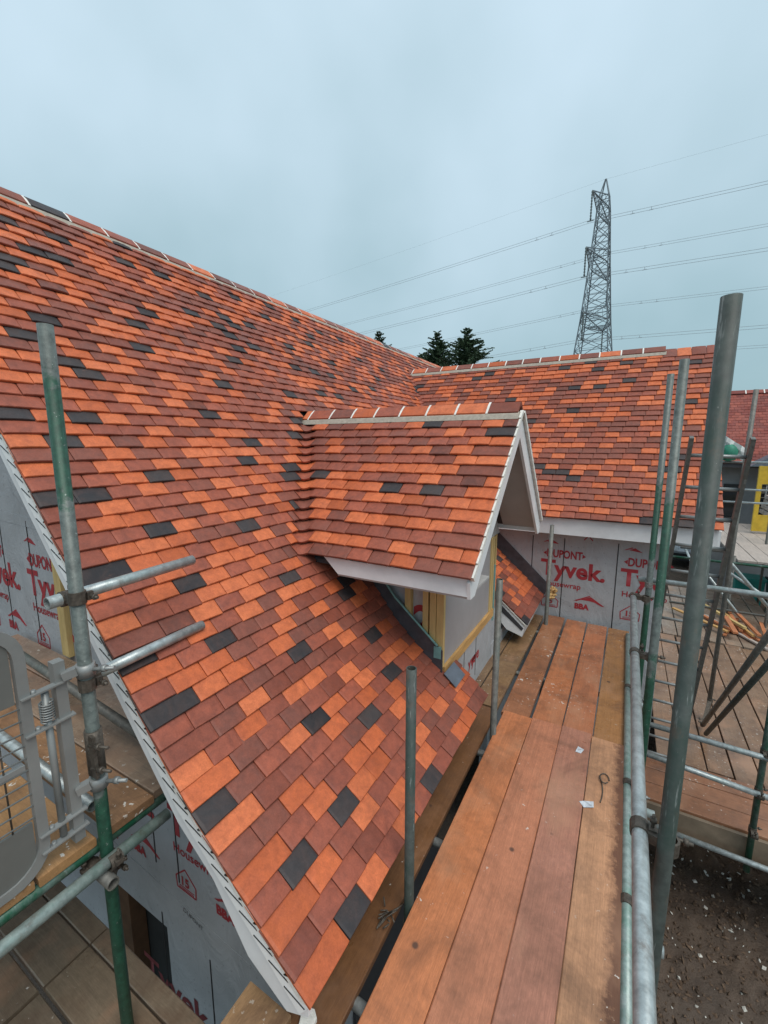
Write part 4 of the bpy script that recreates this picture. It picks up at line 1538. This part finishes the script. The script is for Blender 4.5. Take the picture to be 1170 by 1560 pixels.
# scraps on the walkway
for (x, y, L_, lab) in ((-.13, 3.12, .06, 'torn grey film scrap near the butt joint of the walkway'), (-.07, 2.62, .075, 'crumpled pale film scrap on the seam of the tan board')):
    mb = MB()
    vs = [(0, 0, .002), (L_ * 1.2, .012, .003), (L_ * .5, L_ * .45, .006), (L_ * .1, L_ * .6, .003), (L_ * .7, -.025, .007)]
    mb.add(vs, [(0, 1, 2), (0, 2, 3), (0, 4, 1), (4, 2, 1)])
    mb.add([Vector(q) - Vector((0, 0, .0015)) for q in vs], [(2, 1, 0), (3, 2, 0), (1, 4, 0), (1, 2, 4)])
    o = link('film_scrap', mb.mesh('film_scrap', 'paper'), None, (x, y, DECK + .039))
    o.rotation_euler = (0, 0, rnd.uniform(0, 3))
    tag(o, lab, 'scrap')
mb = MB()
mb.rod([(.03 + .028 * math.cos(t), 2.93 + .05 * math.sin(t), DECK + .043 + .002 * t) for t in [q * .5 for q in range(12)]], .004, 5)
tag(mb.build('strap_loop', 'steel_dark'), 'small rusty loop of strap on the tan walkway board', 'strap')
mb = MB()
mb.rod([(.0 + .0 + .02 * t - .004 * t * t, 2.95 - .06 * t, DECK + .0415) for t in [q * .5 for q in range(9)]], .0035, 5)
tag(mb.build('bent_wire', 'steel_dark'), 'curved rusty wire beside the strap loop on the walkway', 'wire')
mb = MB()
for k in range(16):
    p = Vector((-.85 + rnd.uniform(-.03, .03), 1.50 + rnd.uniform(-.06, .06), DECK + .0))
    mb.rod([p, p + Vector((rnd.uniform(-.04, .05), rnd.uniform(-.06, .06), rnd.uniform(.0, .035)))], .0035, 5)
tag(mb.build('twigs', 'steel_dark'), 'scrap of dark broken twigs beside the first inner standard', 'debris')
mb = MB()
q = [Vector((-.93, 1.02, DECK - .018)) + Vector((.03 * math.cos(a) * (1 + .3 * math.sin(3 * a)), .05 * math.sin(a), .02)) for a in [k * .7 for k in range(9)]]
mb.prism(q, (0, 0, -.018))
tag(mb.build('mortar_lump', 'white_mortar'), 'white mortar lump on the dark inner board near the eave corner', 'mortar')

# ------------------------------------------------------------------ beyond the wing: far deck, bin crates, car, house
fd = tag(empty('far_scaffold', (2.6, 11, GROUND)), 'far green-edged scaffold in front of the red-roofed house', 'scaffold')
tube_part('ledger', (.95, 10.55, -2.33), (5, 10.45, -2.33), 'tube_green', fd)
tube_part('ledger', (1.2, 11.6, -2.33), (5, 11.6, -2.33), 'tube_dull', fd)
for x, y, zt in ((2.0, 10.62, -2.2), (4.2, 10.6, -.3), (2.9, 12.6, -.3)):
    tube_part('standard', (x, y, GROUND), (x, y, zt), 'tube_dull', fd)
tube_part('transom', (1.3, 10.5, -2.40), (1.35, 13.4, -2.40), 'tube_zinc', fd)
tube_part('brace', (1.45, 10.5, -2.45), (2.9, 10.5, -4.3), 'tube_zinc', fd)
tube_part('brace', (3.3, 10.5, -2.45), (2.0, 10.6, -4.3), 'tube_dull', fd)
tube_part('ledger', (1.0, 10.5, -3.3), (5, 10.5, -3.3), 'tube_dull', fd)
for z in (-.42, -1.05, -1.35):
    tube_part('guard_rail', (1.3, 12.7, z), (5.5, 12.7, z), 'tube_zinc', fd)
for k in range(9):
    xc = 2.2 + k * .30
    o = board((xc, 10.6), (xc, 15.6), .29, -2.27 + .003 * (k % 2), 'pale_board', '%s pale board of the yellow cage deck, counted from the cross wing' % ordn[k], 'boards of the far deck')

cage = tag(empty('loading_gate', (4.0, 14.4, -2.25)), 'yellow steel framed cage gate with mesh on the far deck', 'gate')
cx0, cx1, cz0, cz1, cyy = 2.93, 4.5, -2.2, -.55, 14.0
for a, c in (((cx0, cyy, cz0), (cx0, cyy, cz1)), ((cx1, cyy, cz0), (cx1, cyy, cz1))):
    mb = MB()
    mb.bar(a, c, .09, .09)
    mb.build('post', 'yellow_paint', cage)
box_part('top_plate', (cx0 + .05, cyy - .02, cz1 - .45), (cx1 - .05, cyy + .02, cz1), 'yellow_paint', cage)
box_part('kick_plate', (cx0 + .05, cyy - .02, cz0), (cx1 - .05, cyy + .02, cz0 + .42), 'yellow_paint', cage)
for k in range(6):
    mb = MB()
    z = cz0 + .5 + k * .12
    mb.rod([(cx0, cyy, z), (cx1, cyy, z)], .009, 5)
    mb.build('mesh_wire', 'gate_steel', cage)
for k in range(9):
    mb = MB()
    x = cx0 + .15 + k * .15
    mb.rod([(x, cyy, cz0 + .42), (x, cyy, cz1 - .45)], .009, 5)
    mb.build('mesh_wire', 'gate_steel', cage)
for k in range(7):
    mb = MB()
    mb.box((3.3 + rnd.uniform(-.05, .05), 14.5, -2.25 + k * .13), (4.7, 15.2, -2.25 + k * .13 + .10))
    tag(mb.build('board_bundle', 'pale_board'), '%s timber bundle from the bottom of the stack behind the yellow cage gate' % ordn[k], 'timber', 'timber bundles behind the cage')

# far house with red roof
fh = tag(empty('far_house', (6, 18, GROUND)), 'neighbouring house with a dull red tiled roof behind the scaffold', 'house')
fy, fz0, fz1 = 15.9, -.55, 1.62
box_part('wall', (2.42, fy + .5, GROUND), (14, fy + 6, fz0 - .12), 'render_grey', fh)
rf = MB()
nC = 26
for k in range(nC):
    za, zb = fz0 + (fz1 - fz0) * k / nC, fz0 + (fz1 - fz0) * (k + 1) / nC
    ya, yb_ = fy + (za - fz0) * .9, fy + (zb - fz0) * .9
    x = 2.2 - (k % 2) * .08
    while x < 13:
        w = .165
        t = rnd.random()
        j = rnd.uniform(-.004, .006)
        rf.add([(x, ya - .02, za + .012 + j), (x + w - .006, ya - .02, za + .012 + j), (x + w - .006, yb_, zb + .02), (x, yb_, zb + .02), (x, ya - .02, za - .012 + j), (x + w - .006, ya - .02, za - .012 + j)],
               [(0, 1, 2, 3), (4, 5, 1, 0)], 0, t)
        x += w
o = rf.build('roof', 'tile_far', fh, None, True)
rb = MB()
rb.prism([(2.2, fy + .02, fz0 - .03), (2.2, fy + (fz1 - fz0) * .9, fz1 - .01), (2.2, fy + (fz1 - fz0) * 1.8, fz0), (2.2, fy + (fz1 - fz0) * 1.8, fz0 - .1), (2.2, fy + .02, fz0 - .13)], (10.8, 0, 0))
rb.build('roof_deck', 'underlay', fh)
x = 2.2
while x < 12.9:
    mb = MB()
    yr = fy + (fz1 - fz0) * .9
    mb.prism([(x, yr - .12, fz1 - .05), (x, yr, fz1 + .06), (x, yr + .12, fz1 - .05)], (.42, 0, 0))
    mb.build('ridge_tile', 'tile_far', fh)
    mb = MB()
    mb.prism([(x + .42, yr - .13, fz1 - .06), (x + .42, yr, fz1 + .065), (x + .42, yr + .13, fz1 - .06)], (.03, 0, 0))
    mb.build('ridge_joint', 'white_mortar', fh)
    x += .45
prism_part('canopy', [(2.95, fy - .6, -.62), (3.5, fy - .6, -.25), (5.5, fy - .6, -.25), (5.5, fy - .6, -.62)], (0, .6, 0), 'lead_new', fh)
for (x0, x1) in ((2.6, 3.0), (3.5, 4.0)):
    box_part('window', (x0, fy + .46, -2.2), (x1, fy + .499, -1.2), 'glass_dark', fh)

# sack and sheet on the far scaffold rail
sk = MB()
c = Vector((2.02, 12.6, -.40))
rings = 7
prof = [(.02, 0), (.13, .03), (.17, .12), (.17, .24), (.14, .33), (.07, .38), (.02, .40)]
for i, (r_, h) in enumerate(prof):
    for k in range(10):
        a = k * 2 * math.pi / 10
        sk.v.append(tuple(c + Vector((r_ * math.cos(a) * rnd.uniform(.9, 1.1), r_ * math.sin(a), h))))
for i in range(len(prof) - 1):
    for k in range(10):
        j = (k + 1) % 10
        sk.f.append((i * 10 + k, i * 10 + j, i * 10 + 10 + j, i * 10 + 10 + k))
        sk.m.append(0)
        sk.t.append(0)
        sk.sm.append(True)
tag(sk.build('sack', 'green_sack'), 'green sack hung on the far scaffold rail', 'sack')
sh = MB()
g_ = [[c + Vector((-.14 + .07 * i + .02 * math.sin(j * 2.1), -.05 + .03 * math.sin(i * 1.7 + j), .30 + .10 * j - .05 * i)) for i in range(7)] for j in range(4)]
for j in range(3):
    for i in range(6):
        sh.add([g_[j][i], g_[j][i + 1], g_[j + 1][i + 1], g_[j + 1][i]], [(0, 1, 2, 3)], 0, 0, True)
        sh.add([p + Vector((0, .006, 0)) for p in (g_[j][i], g_[j][i + 1], g_[j + 1][i + 1], g_[j + 1][i])], [(3, 2, 1, 0)], 0, 0, True)
tag(sh.build('sheet', 'white_sheet'), 'crumpled white sheet above the green sack', 'sheet')

# teal crates on the ground
for k, (x, y, s) in enumerate(((3.05, 14.4, 1.0), (3.75, 14.3, .95))):
    t = tag(empty('crate', (x, y, GROUND)), ('teal plastic tub on the ground below the far deck ledger', 'second teal plastic tub with dark lid under the far ledger')[k], 'tub')
    w, d, h = .62 * s, .5, .95
    mb = MB()
    lo, hi = .82, 1.0
    q0 = [(x + sx_ * w / 2 * lo, y + sy_ * d / 2 * lo, GROUND) for sx_, sy_ in ((-1, -1), (1, -1), (1, 1), (-1, 1))]
    q1 = [(x + sx_ * w / 2, y + sy_ * d / 2, GROUND + h) for sx_, sy_ in ((-1, -1), (1, -1), (1, 1), (-1, 1))]
    mb.add(q0 + q1, [(0, 1, 5, 4), (1, 2, 6, 5), (2, 3, 7, 6), (3, 0, 4, 7), (3, 2, 1, 0)])
    mb.build('body', 'teal_plastic', t)
    box_part('rim', (x - w / 2 - .03, y - d / 2 - .03, GROUND + h), (x + w / 2 + .03, y + d / 2 + .03, GROUND + h + .06), 'rubber' if k else 'teal_plastic', t)

# parked car seen between the standards
car = tag(empty('parked_car', (2.30, 20.6, GROUND)), 'silver grey car parked beyond the wing under the fascia line', 'car')
cx, cyc = 2.30, 20.6
sec = [(-2.0, .35), (-2.05, .62), (-1.95, .82), (-1.1, .98), (-.35, 1.42), (.9, 1.46), (1.7, 1.05), (2.05, .98), (2.1, .4)]
mb = MB()
mb.prism([(cx - .85, cyc + a, GROUND + .0 + h) for a, h in sec], (1.7, 0, 0))
mb.build('body', 'car_paint', car)
mb = MB()
mb.prism([(cx - .76, cyc - 1.06, GROUND + 1.03), (cx + .76, cyc - 1.06, GROUND + 1.03), (cx + .66, cyc - .40, GROUND + 1.41), (cx - .66, cyc - .40, GROUND + 1.41)], (0, -.03, .03))
mb.build('windscreen', 'glass_dark', car)
box_part('bumper', (cx - .86, cyc - 2.12, GROUND + .3), (cx + .86, cyc - 2.0, GROUND + .55), 'rubber', car)
for sx_ in (-1, 1):
    box_part('headlight', (cx + sx_ * .62 - .16, cyc - 2.065, GROUND + .64), (cx + sx_ * .62 + .16, cyc - 1.98, GROUND + .80), 'lamp_glass', car)
    for yy in (-1.3, 1.3):
        mb = MB()
        mb.rod([(cx + sx_ * .74, cyc + yy, GROUND + .32), (cx + sx_ * .90, cyc + yy, GROUND + .32)], .32, 18)
        mb.build('wheel', 'rubber', car)

# ------------------------------------------------------------------ conifers


def conifer(x, y, top, width, seed, label):
    rr = random.Random(seed)
    h = top - GROUND
    root = tag(empty('conifer_tree', (x, y, GROUND)), label, 'tree', 'conifers behind the roof ridge')
    mb = MB()
    mb.rod([(x, y, GROUND), (x + .05, y, GROUND + h * .5), (x, y, top - .15)], [.22, .13, .015], 8)
    cr_ = MB()
    z = GROUND + 2.0
    while z < top - .1:
        fr = (top - z) / (h - 2)
        rad = min(width, .25 + .68 * (top - z)) * rr.uniform(.7, 1.15)
        nb = 8 if fr > .1 else 5
        a0 = rr.uniform(0, 6.28)
        for k in range(nb):
            a = a0 + k * 2 * math.pi / nb + rr.uniform(-.3, .3)
            L_ = rad * rr.uniform(.65, 1.15)
            rise = rr.uniform(.15, .75) if fr < .4 else rr.uniform(-.12, .3)
            d = Vector((math.cos(a), math.sin(a), rise)).normalized()
            b0 = Vector((x, y, z + rr.uniform(-.15, .15)))
            mb.rod([b0, b0 + d * L_ * .8], [.025 * (.4 + fr), .006], 4, 0, False)
            ns = int(16 + L_ * 40)
            for q in range(ns):
                t = (q + rr.random()) / ns
                c_ = b0 + d * (L_ * t) + Vector((0, 0, -.10 * L_ * t * t))
                sd = Vector((-d.y, d.x, 0)).normalized() * rr.choice((-1, 1))
                ln = (.10 + .22 * (1 - t) * min(1, L_)) * rr.uniform(.6, 1.3)
                tip = c_ + (sd * rr.uniform(.3, 1.0) + d * rr.uniform(.4, 1.0) + Vector((0, 0, rr.uniform(-.35, .45)))).normalized() * ln
                wv = (tip - c_).cross(Vector((rr.gauss(0, 1), rr.gauss(0, 1), rr.gauss(0, 1)))).normalized() * rr.uniform(.03, .07)
                m_ = c_.lerp(tip, .45)
                cr_.add([c_, m_ + wv, tip, m_ - wv], [(0, 1, 2, 3)], 0, rr.random())
        z += rr.uniform(.13, .24)
    mb.build('trunk', 'bark', root)
    cr_.build('crown', 'needles', root, None, True)


conifer(-12.75, 30.5, 8.0, 2.8, 1, 'dark conifer with a long leading shoot behind the end of the main ridge')
conifer(-10.15, 29.5, 7.7, 2.8, 2, 'dense dark conifer standing over the junction of the two ridges')
conifer(-18.0, 31.0, 8.65, 1.3, 3, 'lone conifer tip showing above the middle of the main ridge')
conifer(-14.6, 32.0, 6.9, 2.0, 4, 'low conifer mostly hidden behind the main ridge')

# ------------------------------------------------------------------ pylon and cables
pyl = tag(empty('pylon', (-7.2, 90, GROUND)), 'tall steel lattice electricity pylon beyond the wing ridge', 'pylon')
AX = Vector((.995, -.10, 0))            # along the line
AY = Vector((.10, .995, 0))             # across the line
PC = Vector((-7.0, 90, 0))
levels = [(GROUND, 4.6), (5, 3.75), (12, 3.1), (17, 2.65), (21.5, 2.2), (26, 1.85), (31, 1.5), (35.5, 1.22), (40, .95), (42.2, .72), (45.0, .06)]
mb = MB()


def corner(z, hw, i):
    sx_, sy_ = ((-1, -1), (1, -1), (1, 1), (-1, 1))[i]
    return PC + AX * (sx_ * hw) + AY * (sy_ * hw) + Z3 * z


def hw_at(z):
    for (z0, h0), (z1, h1) in zip(levels, levels[1:]):
        if z0 <= z <= z1:
            return h0 + (h1 - h0) * (z - z0) / (z1 - z0)
    return .05


for (z0, h0), (z1, h1) in zip(levels, levels[1:]):
    for i in range(4):
        mb.bar(corner(z0, h0, i), corner(z1, h1, i), .19 if z0 < 30 else .14)
zz = [GROUND, 0, 4.5, 9, 13, 16.5, 19.2, 21.5, 23.8, 26, 28.5, 31, 33.2, 35.5, 37.8, 40, 42.2]
for z0, z1 in zip(zz, zz[1:]):
    for i in range(4):
        j = (i + 1) % 4
        a, b_, c, d = corner(z0, hw_at(z0), i), corner(z0, hw_at(z0), j), corner(z1, hw_at(z1), j), corner(z1, hw_at(z1), i)
        w = .085
        mb.bar(a, c, w)
        mb.bar(b_, d, w)
        mb.bar(d, c, w)
        m0, m1 = (a + c) / 2, (a + d) / 2
        mb.bar(m0, m1, .05)
        mb.bar(m0, (b_ + c) / 2, .05)
mb.build('tower_body', 'pylon_steel', pyl)
arms = []
for z, ln in ((40.0, 7.4), (31.0, 9.2), (21.5, 7.8)):
    for sgn in (-1, 1):
        tip = PC + AY * (sgn * ln) + Z3 * (z + .2) + AX * (-.55 if sgn < 0 else 0)
        mb = MB()
        hb, ht = hw_at(z), hw_at(min(z + 2.0, 42))
        A = [PC + AX * (e * hb) + AY * (sgn * hb) + Z3 * z for e in (-1, 1)]
        T = [PC + AX * (e * ht) + AY * (sgn * ht) + Z3 * (z + 2.0 if z < 39 else z + 2.0) for e in (-1, 1)]
        for e in range(2):
            mb.bar(A[e], tip, .13)
            mb.bar(T[e], tip, .13)
        for k in range(1, 5):
            t, t2 = k / 5, (k + .5) / 5
            mb.bar(A[0].lerp(tip, t), A[1].lerp(tip, t), .06)
            mb.bar(A[0].lerp(tip, t), T[0].lerp(tip, t), .06)
            mb.bar(A[1].lerp(tip, t), T[1].lerp(tip, t), .06)
            mb.bar(A[0].lerp(tip, t), A[1].lerp(tip, t2), .06)
            mb.bar(A[0].lerp(tip, t), T[0].lerp(tip, t2), .06)
        mb.build('cross_arm', 'pylon_steel', pyl)
        mb = MB()
        bot = tip - Z3 * 4.4
        n_ = 20
        mb.rod([tip.lerp(bot, k / n_) for k in range(n_ + 1)], [(.17 if k % 2 else .09) for k in range(n_ + 1)], 6)
        mb.bar(bot - AX * .5 - Z3 * .1, bot + AX * .5 - Z3 * .1, .1)
        mb.build('insulator', 'glass_insulator', pyl)
        arms.append((z, sgn, bot))


def cable(start, sag, twin, label, rad):
    mb = MB()
    for off_ in ((-.2, .2) if twin else (0,)):
        for sg in (-1, 1):
            pts = []
            for k in range(31):
                s = 190 * (k / 30) ** 1.3
                Lsp = 360.0
                drop = 4 * sag * s / Lsp * (1 - s / Lsp)
                pts.append(start + AX * (sg * s) + Z3 * (off_ - drop))
            mb.rod(pts, rad, 4)
    if twin:
        for sg in (-1, 1):
            for s in (6, 8.5):
                p = start + AX * (sg * s) - Z3 * (4 * sag * s / 360 * (1 - s / 360))
                mb.bar(p - Z3 * .22, p + Z3 * .22, .07)
                mb.bar(p - AX * .3 - Z3 * .2, p + AX * .3 - Z3 * .2, .07)
    tag(mb.build('power_cable', 'cable'), label, 'cable', 'overhead power cables')


for z, sgn, bot in arms:
    side = 'nearer' if sgn < 0 else 'farther'
    lv = {40.0: 'top', 31.0: 'middle', 21.5: 'lowest'}[z]
    cable(bot - Z3 * .15, 5.0, True, 'twin cable hung from the %s cross arm on the %s side of the pylon' % (lv, side), .026)
cable(PC + Z3 * 45, 4.0, False, 'thin single earth wire running over the tip of the pylon', .010)
